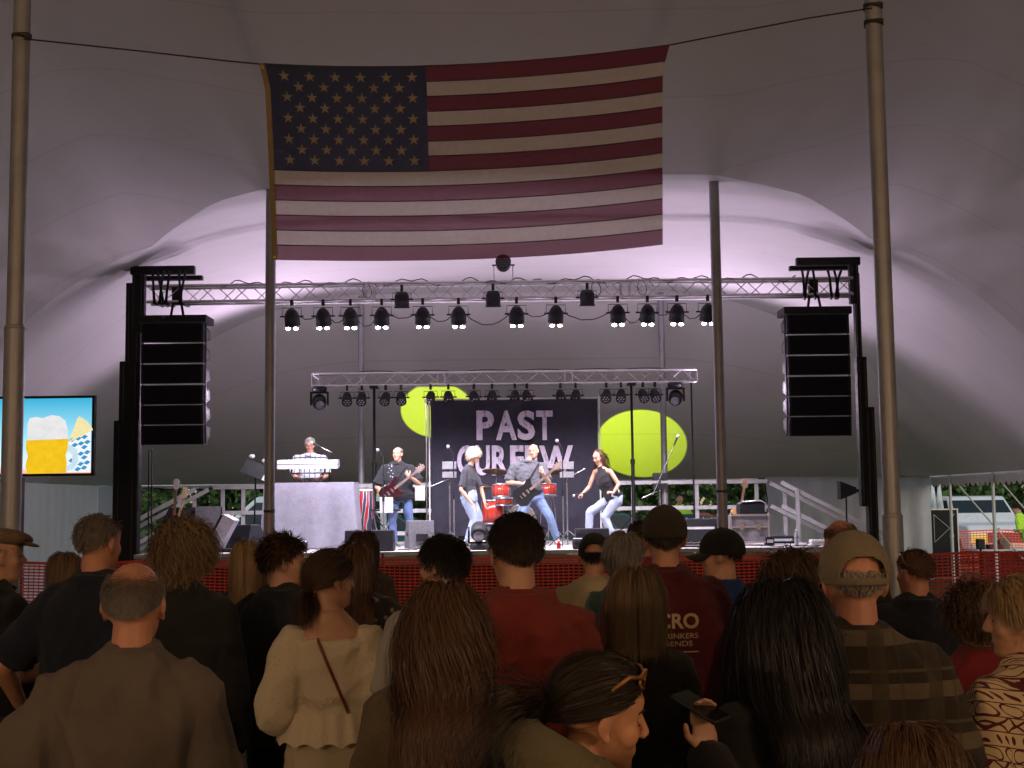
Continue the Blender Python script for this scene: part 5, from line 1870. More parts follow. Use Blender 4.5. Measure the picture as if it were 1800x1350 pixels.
# ---- headgear in head space
def cap_crown(Mh, mat, parent, name='cap', opening=False, brim=True, back=False, low=-.02, sc=1.1):
    nu, nv = 120, 40
    fr = np.array(CR_R) * sc + .004
    lo = low
    m = MB(); ids = {}
    vs = []; fs = []
    for j in range(nv + 1):
        f = j / nv
        el = math.asin(max(-.9, lo / fr[2])) + f * (math.pi / 2 - math.asin(max(-.9, lo / fr[2])))
        for i in range(nu):
            a = 2 * math.pi * i / nu
            sq = 1 + .012 * abs(math.sin(a * 3)) * math.sin(f * math.pi)
            v = V3((fr[0] * math.cos(el) * math.sin(a) * sq, fr[1] * math.cos(el) * math.cos(a) * sq, fr[2] * math.sin(el) * 1.06)) + V3(CR_C)
            vs.append(Mh @ v)
    hole = lambda i, j: opening and (((min(i, nu - i) if back else abs(i - nu / 2)) / 14.0) ** 2 + (((j - 4.6) / 10.8) ** 2 if j >= 4 else 9) < 1)
    for j in range(nv):
        for i in range(nu):
            if hole(i + .5, j + .5): continue
            fs.append((j * nu + i, (j + 1) * nu + i, (j + 1) * nu + (i + 1) % nu, j * nu + (i + 1) % nu))
    m.add(vs, fs)
    o = m.build(name, mat, parent)
    sd = o.modifiers.new('t', 'SOLIDIFY'); sd.thickness = .003; sd.offset = 1
    bt = MB().ell(Mh @ (V3(CR_C) + V3((0, 0, fr[2] * 1.06))), (.008, .008, .005), None, 8, 4).build('cap_button', mat, o)
    if brim:
        sgn = -1 if back else 1

        def bf(u, v):
            a = (u - .5) * 2.5
            r0 = V3((fr[0] * math.sin(a), sgn * fr[1] * math.cos(a), lo + .004))
            r1 = V3((fr[0] * 1.0 * math.sin(a) * 1.02, sgn * (fr[1] * math.cos(a) + .072 * math.cos(a * .62) ** .6), lo - .018 - .03 * math.sin(a) ** 2 + .008))
            return Mh @ (V3(CR_C) + r0.lerp(r1, v))
        b_ = MB().grid(bf, 24, 5).build('brim', mat, o)
        sd = b_.modifiers.new('t', 'SOLIDIFY'); sd.thickness = .004
    return o


def sunglasses(Mh, parent, up=.075, fwd=.0, mat=None, name='sunglasses'):
    """worn pushed up (up>0) or on the nose (up=0)"""
    t = MB()
    def pt(x, y, z): return Mh @ V3((x, y, z))
    y0 = .100 + fwd
    LM = MC.get('shade_lens') or plain('shade_lens', (.02, .02, .025), .08, 0, .1, 3, 0)
    FMt = mat or plain('tortoise_frame', (.20, .09, .03), .25, 0, .5, 30, 0)
    fr = MB()
    for sg in (-1, 1):
        ring = [(sg * .034 + .027 * math.cos(a), y0 - .012 * abs((sg * .034 + .027 * math.cos(a)) / .06) ** 2 * 2, up + .020 * math.sin(a)) for a in np.linspace(0, 2 * math.pi, 15)]
        fr.tube([pt(*q) for q in ring], .0034, 5)
        fr.tube([pt(sg * .060, y0 - .02, up + .008), pt(sg * .079, y0 - .055, up + .006), pt(sg * .083, -.005, up * .75 + .002), pt(sg * .078, -.03, up * .6 - .02)], [.0045, .0045, .004, .0035], 6)
    fr.tube([pt(-.009, y0, up + .006), pt(.009, y0, up + .006)], .003, 5)
    o = fr.build(name, FMt, parent)
    for sg in (-1, 1):
        c = [pt(sg * .034 + .026 * math.cos(a), y0 - .002 - .024 * abs((sg * .034 + .026 * math.cos(a)) / .06) ** 2, up + .019 * math.sin(a)) for a in np.linspace(0, 2 * math.pi, 15)[:-1]]
        if up > .02 or name == 'sunglasses': MB().add(c, [tuple(range(14))], False).build('lens', LM, o)
    return o


def person(label, loc, h, sex='m', rz=0.0, J=None, arms='down', lean=0.0, headfwd=0.0, hy=0.0, hp=0.0, hr=0.0, fat=1.0, sk=None, top=None, bottom=None, hairs=None, hcol=None,
           vx=.012, sleeve='tee', hands=None, infl=.02, hem=-.22, wr_amp=.010, face=False, capspec=None, shoes=True, neck_t=1.055, group='people in the crowd', flare=0.0, hs=1.0, extra=None, z0=0.0, seed=None, drop_sh=0.0, pflare=0.0):
    J = J or joints(h, sex, arms, lean, headfwd)
    s = h / 1.75
    seed = seed if seed is not None else abs(hash(label)) % 9999 if False else sum(map(ord, label))
    t = thing('person', label, 'person', (loc[0], loc[1], z0), rz, group)
    fwd = V3((0, 0, 1)).cross((J['shR'] - J['shL']).normalized()).normalized()
    yaw0 = math.atan2(-fwd.x, fwd.y)
    Mh = Matrix.Translation(J['head']) @ Matrix.Rotation(yaw0 + R(hy), 4, 'Z') @ Matrix.Rotation(R(hp), 4, 'X') @ Matrix.Rotation(R(hr), 4, 'Y') @ Matrix.Scale(s * hs, 4)
    sk = sk or SKIN
    am = 1.0 if sex == 'm' else .84
    # --- body
    m = MB()
    m.loft(torso_rings(J, sex, s, fat, -.004, -.12, 1.05))
    nb = J['neck'] + (J['neck'] - J['chest']).normalized() * -.02
    m.cap(nb, Mh @ V3((0, -.022, -.055)), .060 * s * (1 if sex == 'm' else .82), .054 * s * (1 if sex == 'm' else .85), 12)
    head_shape(m, Mh, sex)
    for k in 'LR':
        sg = -1 if k == 'L' else 1
        sh, el, wr = J['sh' + k], J['el' + k], J['wr' + k]
        m.cap(J['neck'].lerp(sh, .45) - V3((0, 0, .030 * s)), sh, .055 * s * am, .056 * s * am)
        m.cap(J['neck'].lerp(sh, .16) + V3((0, 0, .012 * s)), J['neck'].lerp(sh, .72) + V3((0, 0, -.008 * s)), .052 * s * am, .042 * s * am)
        m.cap(sh, el, .052 * s * am, .041 * s * am); m.cap(el, el.lerp(wr, .35), .041 * s * am, .041 * s * am); m.cap(el.lerp(wr, .35), wr, .041 * s * am, .028 * s * am)
        hd = (hands or {}).get(k)
        if hd: hand(m, wr, *hd[:3], s * (1.0 if sex == 'm' else .93), *(hd[3:]))
        else:
            d = (wr - el).normalized()
            hand(m, wr, d, V3((-sg, .2, 0)), fwd, s * (1.0 if sex == 'm' else .93), 22)
        hip, kn, an = J['hip' + k], J['kn' + k], J['an' + k]
        m.cap(hip, kn, .082 * s, .055 * s); m.cap(kn, kn.lerp(an, .3), .055 * s, .055 * s); m.cap(kn.lerp(an, .3), an, .055 * s, .038 * s)
        m.cap(an, an + fwd * .14 * s - V3((0, 0, .045 * s)), .036 * s, .03 * s)
    m.thin = .36
    vox(m, vx, 3 if vx < .008 else 1, lambda me, t=t, sk=sk: link('body', me, sk, t))
    # --- top
    if top:
        m = MB()
        m.loft(torso_rings(J, sex, s, fat, infl, hem, neck_t, flare), 24)
        for k in 'LR':
            sh, el, wr = J['sh' + k], J['el' + k], J['wr' + k]
            if sleeve == 'tank': continue
            dz = V3((0, 0, drop_sh * s))
            m.cap(J['neck'].lerp(sh, .42) - V3((0, 0, .036 * s)) - dz, sh - dz * .7, (.055 * am) * s + infl * .75, .057 * s * am + infl * .9, 14)
            if neck_t > .9: m.cap(J['neck'].lerp(sh, .17) + V3((0, 0, .006 * s)), J['neck'].lerp(sh, .72) + V3((0, 0, -.008 * s)), .052 * s * am + infl * .62, .042 * s * am + infl * .8, 14)
            if sleeve == 'tee':
                e = sh.lerp(el, .72); m.cap(sh - dz * .7, e, .055 * s * am + infl, .052 * s * am + infl * 1.35, 14)
                u = (el - sh).normalized(); m.cyl(e, e + u * .045 * s, .054 * s * am + infl * 1.35, .055 * s * am + infl * 1.45, 14)
            elif sleeve in ('long', 'puff'):
                pf = 1.9 if sleeve == 'puff' else 1.0
                m.cap(sh - dz * .7, el, .054 * s * am + infl * pf, .046 * s * am + infl * pf * 1.1, 14); m.cap(el, wr.lerp(el, .04), .046 * s * am + infl * pf * 1.1, .032 * s * am + infl * pf * .9, 14)
        def cb(me, t=t):
            wrinkle(me, wr_amp, seed)
            o = link('shirt', me, top, t)
            if neck_t > .9 and sleeve != 'tank':
                up = (J['neck'] - J['chest']).normalized(); rc = (.064 if sex == 'm' else .054) * s + .006
                MB().tube([J['neck'] + up * (.012 * s) + V3((fwd.y * rc * math.cos(a) + fwd.x * (rc * 1.05 * math.sin(a) + .012), -fwd.x * rc * math.cos(a) + fwd.y * (rc * 1.05 * math.sin(a) + .012), -.012 * s * math.sin(a))) for a in np.linspace(0, 6.2832, 25)], .012 * s, 7).build('collar_band', top, t)
            if extra: extra(o, t, J, Mh, s)
        vox(m, max(vx * 1.18, .0108), 3, cb)
    # --- bottom
    if bottom:
        m = MB()
        m.loft(torso_rings(J, sex, s, fat, .012, -.14, .26), 20)
        for k in 'LR':
            hip, kn, an = J['hip' + k], J['kn' + k], J['an' + k]
            m.cap(hip, kn, .085 * s + .012, .060 * s + .014 + pflare * .3, 12); m.cap(kn, an + V3((0, 0, .01)), .060 * s + .014 + pflare * .3, .045 * s + .016 + pflare, 12)
        vox(m, .013 if z0 > 0 or vx < .0085 else .025, 3, lambda me, t=t: (wrinkle(me, .009, seed + 5, 50), link('trousers', me, bottom, t)))
    if shoes:
        sm = shoes if not isinstance(shoes, bool) else SHOE
        for k in 'LR':
            an = J['an' + k]
            b_ = MB()
            fx = (V3((an.x, an.y, 0)) * 0 + fwd); x_ = V3((fwd.y, -fwd.x, 0))
            rings = []
            for f, w, hgt in ((-.075, .028, .05), (-.06, .036, .085), (-.0, .040, .095), (.07, .042, .065), (.14, .044, .045), (.18, .034, .032), (.195, .014, .02)):
                c = V3((an.x, an.y, an.z - .085 * s)) + fwd * f * s + V3((0, 0, hgt * s * .5 + .004))
                rings.append((c, x_, V3((0, 0, 1)), w * s * 1.1, hgt * s * .5))
            b_.loft(rings, 14).build('shoe', sm, t)
    # --- head dressing
    if hairs:
        hsx = dict(hairs)
        if hsx.pop('collide', False):
            nk = J['neck']
            fb = infl + .014 + (fat - 1) * .09
            hsx['back'] = (J['neck'].z, J['neck'].y, [-.5 * s, -.3 * s, -.12 * s, -.06 * s, -.02 * s, .03 * s], [.165 * s + fb, .165 * s + fb, .165 * s + fb, .12 * s + fb, .08 * s + fb * .7, .06 * s], [.125 * s + fb, .125 * s + fb, .115 * s + fb, .095 * s + fb, .075 * s + fb * .7, .06 * s])
            hsx['coll'] = [
                           (J['neck'], J['head'] - V3((0, 0, .05)), .062 * s, .06 * s)]
        hair(hsx, Mh, hcol, t)
    if capspec:
        cap_crown(Mh, **capspec, parent=t)
    if face:
        for sg in (-1, 1):
            e = MB().ell(Mh @ V3((sg * .032, .0675, .002)), (.0115 * s, .0105 * s, .0070 * s), Mh.to_3x3().normalized(), 10, 8).build('eye', EYE if face is True else sk, t)
            if face is True: MB().ell(Mh @ V3((sg * .032, .0762, .002)), (.0062 * s, .003 * s, .0062 * s), Mh.to_3x3().normalized(), 8, 6).build('iris', plain('iris_brown', (.03, .018, .01), .15), e)
            MB().tube([Mh @ V3((sg * .014, .0865, .022)), Mh @ V3((sg * .032, .0825, .028)), Mh @ V3((sg * .052, .066, .022))], [.0022, .0034, .0015], 5).build('eyebrow', hcol or BROW, t)
            MB().tube([Mh @ V3((sg * .020, .0755, .006)), Mh @ V3((sg * .032, .0775, .0095)), Mh @ V3((sg * .045, .0690, .005))], .0026, 5).build('eyelid', sk, t)
            if face == 'closed': MB().tube([Mh @ V3((sg * .021, .0770, -.004)), Mh @ V3((sg * .033, .0790, -.0065)), Mh @ V3((sg * .046, .0705, -.004))], .0012, 5).build('eyelash', BROW, t)
        MB().tube([Mh @ V3((x, .0835 - abs(x) * .36, -.067 + abs(x) * .06)) for x in np.linspace(-.020, .020, 7)], [.0015, .0032, .0038, .0034, .0038, .0032, .0015], 6).build('lips', LIP, t)
    t['_m'] = 0
    del t['_m']
    return t, J, Mh


SKIN = skin('skin_fair', (.46, .25, .165))
SKIN_T = skin('skin_tan', (.40, .20, .12))
SKIN_R = skin('skin_ruddy', (.48, .22, .14))
EYE = plain('eye_white', (.30, .27, .25), .2, 0, .05, 5, 0)
LIP = plain('lip_tone', (.30, .09, .07), .4, 0, .1, 5, 0)
BROW = hairmat('brow_hair', (.08, .05, .03))
SHOE = plain('dark_shoe', (.03, .028, .026), .6)
SNEAK = plain('white_sneaker', (.62, .62, .63), .6)
HC = {k: hairmat('hair_' + k, c, v) for k, c, v in (('black', (.010, .008, .008), .5), ('dark', (.022, .015, .011), .45), ('brown', (.055, .031, .018), .45), ('chest', (.080, .042, .024), .45), ('blond', (.26, .17, .085), .35),
                                                      ('plat', (.62, .55, .42), .3), ('grey', (.22, .20, .18), .45), ('sand', (.15, .10, .055), .5), ('salt', (.14, .12, .10), .6))}
C = lambda n, c, **k: cloth('cloth_' + n, c, **k)
DENIM_D, DENIM_L, DENIM_B = C('dark_denim', (.025, .032, .055)), C('light_denim', (.30, .36, .48), var=.25), C('blue_denim', (.10, .15, .30), var=.3)
BLKC, NAVY, CHAR = C('black_cotton', (.013, .013, .015)), C('navy_cotton', (.012, .016, .030)), C('charcoal', (.03, .03, .032))


def bt(col, a=.0): return col


# --- patterned cloths
def pat_floral(dark, light, sc=26):
    def f(m, v, c):
        vo = m.n('ShaderNodeTexVoronoi'); vo.inputs['Scale'].default_value = sc; m.l(v, vo.inputs['Vector'])
        nz = m.noise(v, sc * .8, 4)
        k = m.ramp(m.math('ADD', m.math('MULTIPLY', vo.outputs['Distance'], .9), m.math('MULTIPLY', nz, .5)), [(.40, (1, 1, 1)), (.52, (0, 0, 0))])
        return m.mix(k, dark, light)
    return f


def pat_plaid(c0, c1, c2, fx=9.0, fz=8.0):
    def f(m, v, c):
        sx_ = m.n('ShaderNodeSeparateXYZ'); m.l(v, sx_.inputs[0])
        def band(o, fr, w): return m.math('LESS_THAN', m.math('FRACT', m.math('MULTIPLY', o, fr)), w)
        a = m.math('MAXIMUM', band(sx_.outputs[2], fz, .30), m.math('MULTIPLY', band(sx_.outputs[2], fz * 2, .12), .6))
        b_ = m.math('MULTIPLY', m.math('MAXIMUM', band(sx_.outputs[0], fx, .30), m.math('MULTIPLY', band(sx_.outputs[0], fx * 2, .12), .6)), .8)
        k = m.mix(a, c0, c1)
        return m.mix(b_, k, c2)
    return f


def pat_tribal(c0, c1):
    """bands of leaf shapes, discs and zigzags"""
    def f(m, v, c):
        sx_ = m.n('ShaderNodeSeparateXYZ'); m.l(v, sx_.inputs[0])
        ang = m.math('ADD', sx_.outputs[0], m.math('MULTIPLY', sx_.outputs[1], .8))
        U = m.math('MULTIPLY', ang, 34.0); Wv = m.math('MULTIPLY', m.math('ADD', sx_.outputs[2], m.math('MULTIPLY', ang, .25)), 25.0)
        u = m.math('SUBTRACT', m.math('FRACT', U), .5); w = m.math('SUBTRACT', m.math('FRACT', Wv), .5)
        u2 = m.math('SUBTRACT', m.math('FRACT', m.math('MULTIPLY', U, 2)), .5)
        row = m.math('FRACT', m.math('MULTIPLY', m.math('FLOOR', Wv), .3334))
        def elli(a, b_, ra, rb): return m.math('ADD', m.math('POWER', m.math('ABSOLUTE', m.math('DIVIDE', a, ra)), 2), m.math('POWER', m.math('ABSOLUTE', m.math('DIVIDE', b_, rb)), 2))
        e1 = elli(u, w, .40, .47)
        ring = m.math('MULTIPLY', m.math('GREATER_THAN', e1, .62), m.math('LESS_THAN', e1, 1.05))
        e2 = elli(u2, w, .24, .34)
        leaf = m.math('LESS_THAN', e2, .8)
        zz = m.math('ABSOLUTE', m.math('SUBTRACT', m.math('ABSOLUTE', w), m.math('ABSOLUTE', u)))
        zig = m.math('LESS_THAN', zz, .09)
        is1 = m.math('LESS_THAN', row, .2); is2 = m.math('MULTIPLY', m.math('GREATER_THAN', row, .2), m.math('LESS_THAN', row, .5)); is3 = m.math('GREATER_THAN', row, .5)
        k = m.math('ADD', m.math('ADD', m.math('MULTIPLY', is1, ring), m.math('MULTIPLY', is2, leaf)), m.math('MULTIPLY', is3, zig))
        ln = m.math('GREATER_THAN', m.math('ABSOLUTE', w), .46)
        return m.mix(m.math('MAXIMUM', k, ln), c0, c1)
    return f


def pat_eyelet(m, v, c):
    vo = m.n('ShaderNodeTexVoronoi'); vo.inputs['Scale'].default_value = 55; m.l(v, vo.inputs['Vector'])
    k = m.math('LESS_THAN', vo.outputs['Distance'], .16)
    return m.mix(m.math('MULTIPLY', k, .5), c, (.30, .24, .16))


SHORT = dict(style='short', n=2600, L=.030, seg=3, lift=.22, w=.0018, comb=(0, -.4, -.7))
BALDF = dict(style='short', mask='fringe', n=6500, L=.0065, seg=1, lift=.5, w=.0011, scalp=False, mess=.3, fly=0.0)

# ------------------------------------------------------------------ the crowd
def at(px, ytop, Y):
    p = P(px, ytop, Y)
    return dict(loc=(p.x, Y), h=p.z - .018)


LONG = dict(style='long', n=2600, seg=9, w=.0021, lift=.02, g=.5, comb=(0, -.35, -.8), side=.10, collide=True, mess=.06, vol=.016)

person('man in a brown flat cap and black shirt at the far left edge', **at(0, 925, 6.0), rz=R(-40), hy=-25, top=BLKC, bottom=DENIM_D, hairs={**SHORT, 'mask': 'undercap', 'n': 500}, hcol=HC['grey'], face=True, fat=1.15, arms='hold',
       extra=lambda o, t, J, Mh, s: flat_cap(Mh, t))


def flat_cap(Mh, t):
    m = C('brown_tweed', (.16, .10, .06), weave=200)
    b = MB().ell(Mh @ V3((0, .012, .085)), (.098, .125, .042), Mh.to_3x3().normalized() @ Matrix.Rotation(R(-8), 3, 'X'), 20, 10)
    o = b.build('flat_cap', m, t)
    MB().ell(Mh @ V3((0, .115, .052)), (.07, .05, .010), Mh.to_3x3().normalized() @ Matrix.Rotation(R(-14), 3, 'X'), 16, 6).build('peak', m, o)


person('broad man with thin greying hair in a navy t-shirt, left of the bald man', **at(173, 897, 5.6), rz=R(-8), hy=-18, top=NAVY, bottom=BLKC, hairs={**SHORT, 'mask': 'thin', 'n': 1100, 'L': .022}, hcol=HC['salt'], fat=1.22, arms=('wide', 'hold'), infl=.028, sk=SKIN_R)
person('sandy haired woman half hidden behind the man in the navy t-shirt', **at(114, 966, 7.4), sex='f', rz=R(-10), top=CHAR, bottom=BLKC, hairs={**LONG, 'n': 1300, 'seg': 8, 'hang': 1.36}, hcol=HC['sand'])
person('bald man in a grey brown t-shirt, his back filling the lower left', **at(236, 977, 3.6), rz=R(4), hy=-3, top=C('grey_brown_tee', (.120, .098, .082), var=.18), bottom=C('khaki', (.12, .10, .07)), hairs={**BALDF, 'n': 9000}, hcol=HC['grey'], fat=1.18, arms=('wide', 'down'), vx=.008, infl=.026, sk=SKIN_R, hp=4, hs=1.02, wr_amp=.016)
person('person with bushy curly fair hair and a dark jacket left of centre', **at(325, 922, 5.6), sex='f', rz=R(-4), top=C('dark_jacket', (.018, .019, .020)), bottom=BLKC, sleeve='long', hairs=dict(style='long', n=3600, seg=7, L=.13, w=.0024, lift=.7, g=.22, curl=.75, cf=1.1, comb=(0, -.3, -.5), vol=.03, mess=.3, collide=True), hcol=HC['sand'], fat=1.3, infl=.04, hs=1.04)
person('woman with long pale blond hair and a dark patterned top', **at(436, 946, 7.2), sex='f', rz=R(6), top=cloth('floral_dark', (.03, .03, .03), pat=pat_floral((.02, .018, .018), (.22, .18, .15), 30)), bottom=BLKC, hairs={**LONG, 'n': 1500, 'seg': 9, 'hang': 1.36}, hcol=HC['blond'], sleeve='long')
person('man with spiky brown hair in a dark polo, face turned right', **at(498, 936, 6.0), rz=R(-22), hy=-52, top=C('dark_navy_polo', (.012, .017, .024)), bottom=C('black_trousers', (.010, .010, .011)), hairs={**SHORT, 'n': 1700, 'L': .045, 'lift': 1.0, 'mess': .5, 'w': .0036}, hcol=HC['brown'], face=True, fat=1.1, arms='hold', infl=.03)


def blouse_extra(o, t, J, Mh, s):
    # crossbody strap, lace frill at the hem
    bv = BVHTree.FromPolygons([v.co for v in o.data.vertices], [p.vertices for p in o.data.polygons])
    pts = []
    for f in np.linspace(0, 1, 26):
        x = -.075 + .20 * f; z = (1.475 - .50 * f) * s
        hit = bv.ray_cast(V3((x, -1, z)), V3((0, 1, 0)))
        if hit[0] is not None: pts.append(hit[0] + V3((0, -.005, 0)))
    if len(pts) > 3: MB().tube(pts, .006, 6).build('bag_strap', plain('maroon_leather', (.15, .025, .02), .4), t)
    p, up = spine(J, .19)
    fr = MB().grid(lambda u, v: V3((p.x + (.188 + .035 * (1 - v)) * math.cos(u * 6.283) * s, p.y + (.145 + .035 * (1 - v)) * math.sin(u * 6.283) * s + .004 * math.sin(u * 120), p.z + (-.055 + .13 * v) * s + .018 * abs(math.sin(u * 44)) * (1 - v))), 176, 6)
    fr.build('lace_hem', o.data.materials[0], t)
    # row of embroidered rosettes
    ring = MB()
    for k in range(9):
        x = -.15 + .0375 * k * 1.0
        c = bv.ray_cast(V3((x, -1, (1.155 + .012 * math.sin(k * 1.7)) * s)), V3((0, 1, 0)))[0]
        if c is None: continue
        for rr in (.009, .018):
            q = []
            for a in np.linspace(0, 6.283, 15):
                h_ = bv.ray_cast(V3((c.x + rr * math.cos(a), -1, c.z + rr * math.sin(a))), V3((0, 1, 0)))[0]
                if h_ is not None: q.append(h_ + V3((0, -.002, 0)))
            if len(q) == 15: ring.tube(q, .0020, 5)
    if ring.v: ring.build('embroidery', o.data.materials[0], t)


person('woman in an off white lace blouse and white trousers with a thin red strap', **at(582, 962, 5.2), sex='f', rz=R(6), hy=-62, hp=2, top=cloth('cream_blouse', (.60, .52, .38), var=.08, pat=pat_eyelet), bottom=C('cream_trousers', (.47, .40, .28), var=.10),
       hairs=dict(style='short', n=3600, seg=8, L=.20, w=.0016, lift=.12, g=.16, target=(0, -.118, -.028), mess=.12, vol=.006, shell=1.008), hcol=HC['brown'], face=True, sleeve='puff', infl=.026, vx=.008, neck_t=.86, drop_sh=.045, hem=.15, flare=.05, arms=('hold', 'down'), extra=blouse_extra)
person('woman with long tawny hair and a dark floral robe behind the cream blouse', **at(622, 948, 6.4), sex='f', rz=R(2), top=cloth('floral_robe', (.03, .03, .03), pat=pat_floral((.016, .016, .018), (.17, .15, .10), 20)), bottom=BLKC, sleeve='long', infl=.05, hem=-.7, flare=.06, hairs={**LONG, 'n': 2200, 'hang': 1.32}, hcol=HC['chest'], fat=1.1)
person('small distant woman with long brown hair close to the fence', **at(638, 930, 8.8), sex='f', rz=R(12), hy=22, top=C('brown_top', (.07, .05, .04)), bottom=DENIM_D, hairs={**LONG, 'n': 1200, 'seg': 9, 'hang': 1.45}, hcol=HC['brown'])
person('dark haired man in a pale grey shirt, face turned left', **at(779, 936, 5.2), rz=R(18), hy=40, top=C('pale_grey_shirt', (.34, .33, .31)), bottom=DENIM_D, hairs={**SHORT, 'n': 3200, 'L': .045, 'lift': .35, 'comb': (0, .3, -.5), 'mess': .18}, hcol=HC['black'], face=True)
person('woman with very long wavy brown hair in an olive knit, centre front', **at(781, 1014, 3.5), sex='f', rz=R(3), top=cloth('olive_knit', (.085, .066, .040), weave=150, var=.4), bottom=BLKC, sleeve='long', hairs={**LONG, 'n': 9500, 'seg': 12, 'hang': 1.12, 'curl': .30, 'cf': 1.0, 'ragged': .05, 'vol': .018, 'w': .0013}, hcol=HC['chest'], vx=.009, infl=.035, fat=1.12, hs=1.02)


def glasses_extra(o, t, J, Mh, s):
    sunglasses(Mh, t, up=.004, fwd=.006, mat=plain('dark_wire', (.02, .02, .02), .3), name='eyeglasses')


person('tall dark haired man in a brick red t-shirt, his head against the drum kit', **at(906, 895, 4.3), rz=R(6), hy=12, top=C('brick_red_tee', (.165, .026, .020), var=.15), bottom=DENIM_D, hairs={**SHORT, 'n': 5000, 'L': .024, 'w': .0014}, hcol=HC['dark'], fat=1.08, vx=.009, infl=.026, wr_amp=.018, extra=glasses_extra, arms='fold', face=True)


def polo_extra(o, t, J, Mh, s):
    nk = J['neck']
    MB().lathe([(.072, -.012), (.082, -.03), (.088, -.035), (.076, .028), (.068, .032)], None, 24, nk + V3((0, .0, .0))).build('collar', o.data.materials[0], t)
    bv = BVHTree.FromPolygons([v.co for v in o.data.vertices], [p.vertices for p in o.data.polygons])
    b_ = MB()
    for sg in (-1, 1):
        pts = []
        for f in np.linspace(-1, 1, 7):
            h_ = bv.ray_cast(V3((.028 * f, -1, nk.z - .055 + sg * (.012 - .010 * (1 - f * f)))), V3((0, 1, 0)))[0]
            if h_ is not None: pts.append(h_ + V3((0, -.004, 0)))
        if len(pts) > 2: b_.tube(pts, .0034, 5)
    if b_.v: b_.build('chest_logo', BLKC, t)


person('man in a black cap and pale yellow polo with a small dark logo', **at(1044, 937, 7.2), rz=R(-3), top=C('yellow_polo', (.44, .37, .22), var=.12), bottom=C('khaki', (.12, .10, .07)), hairs={**SHORT, 'mask': 'undercap', 'n': 700, 'L': .02}, hcol=HC['dark'], capspec=dict(mat=C('black_cap', (.012, .012, .014)), opening=True), extra=polo_extra, infl=.03)
person('grey haired woman in a teal top beside the black cap', **at(1098, 932, 6.6), sex='f', rz=R(-14), hy=-32, top=C('teal_top', (.08, .16, .14)), bottom=DENIM_D, hairs={**SHORT, 'n': 1900, 'L': .075, 'seg': 5, 'g': .2, 'vol': .012, 'comb': (0, -.2, -.9)}, hcol=HC['grey'])
person('dark haired person close to the stage, mostly hidden by the maroon shirt', **at(1127, 912, 8.6), rz=R(10), top=C('red_top', (.22, .03, .03)), bottom=DENIM_D, hairs={**SHORT, 'L': .05}, hcol=HC['chest'])


def shirt_print(o, t, J, Mh, s):
    bv = BVHTree.FromPolygons([v.co for v in o.data.vertices], [p.vertices for p in o.data.polygons])
    INK = plain('shirt_ink', (.42, .34, .20), .85)

    def put(name, me0, x0, x1, z0, z1):
        bm = bmesh.new(); bm.from_mesh(me0)
        bmesh.ops.triangulate(bm, faces=bm.faces[:])
        co = np.array([v.co for v in bm.verts]); lo, hi = co.min(0), co.max(0)
        ok = True
        for v in bm.verts:
            x = x0 + (v.co.x - lo[0]) / (hi[0] - lo[0]) * (x1 - x0); z = z0 + (v.co.y - lo[1]) / (hi[1] - lo[1]) * (z1 - z0)
            h_ = bv.ray_cast(V3((x, -1, z)), V3((0, 1, 0)))[0]
            v.co = V3((x, (h_.y if h_ is not None else -.14) - .006, z))
        me = bpy.data.meshes.new(name); bm.to_mesh(me); bm.free()
        link(name, me, INK, t)
    put('print_word', TXT['MICRO'], -.155, .105, 1.285 * s, 1.345 * s)
    put('print_word', TXT['DRINKERS'], -.15, .10, 1.247 * s, 1.268 * s)
    put('print_word', TXT['LEGENDS'], -.12, .075, 1.217 * s, 1.238 * s)
    def bar(name, pts, r):
        q = []
        for x, z in pts:
            h_ = bv.ray_cast(V3((x, -1, z)), V3((0, 1, 0)))[0]
            if h_ is not None: q.append(h_ + V3((0, -.006, 0)))
        if len(q) > 2: MB().tube(q, r, 4).build(name, INK, t)
    bar('print_rule', [(x, 1.195 * s) for x in np.linspace(-.15, .10, 12)], .0028)
    for k, (z, rx, rz_) in enumerate(((1.155, .018, .018), (1.095, .026, .014), (1.040, .017, .016), (.985, .020, .012))):
        for dx in (.055, -.01, -.08):
            bar('print_badge', [(dx + rx * math.cos(a), z * s + rz_ * math.sin(a)) for a in np.linspace(0, 6.283, 16)], .0026)
            bar('print_badge', [(dx + rx * .5 * math.cos(a), z * s + rz_ * .5 * math.sin(a)) for a in np.linspace(0, 4.5 if k % 2 else 6.283, 12)], .0026)


person('large man in a dark cap and maroon t-shirt with a printed brewery list', **at(1168, 889, 5.6), rz=R(2), hy=-4, top=C('maroon_tee', (.075, .011, .016), var=.15), bottom=DENIM_D, hairs={**SHORT, 'mask': 'undercap', 'n': 900, 'L': .03}, hcol=HC['dark'], capspec=dict(mat=C('dark_cap', (.030, .024, .020)), opening=False), fat=1.32, infl=.034, arms=('hold', 'fold'), extra=shirt_print, vx=.010, sk=SKIN_T)
person('woman with straight light brown hair in a black top before the maroon shirt', **at(1116, 992, 4.4), sex='f', rz=R(-2), top=C('black_top', (.012, .011, .012)), bottom=BLKC, sleeve='long', hairs={**LONG, 'n': 6000, 'seg': 8, 'hang': 1.39, 'ragged': .012, 'w': .0013, 'vol': .020, 'mess': .04}, hcol=HC['sand'])
person('man in a black cap and royal blue t-shirt turned to the left', **at(1278, 929, 6.3), rz=R(28), hy=42, top=C('royal_blue_tee', (.015, .045, .150), var=.15), bottom=DENIM_D, hairs={**SHORT, 'mask': 'undercap', 'n': 500, 'L': .015}, hcol=HC['dark'], capspec=dict(mat=C('black_cap', (.012, .012, .014))), face=True, lean=.05, fat=1.1)
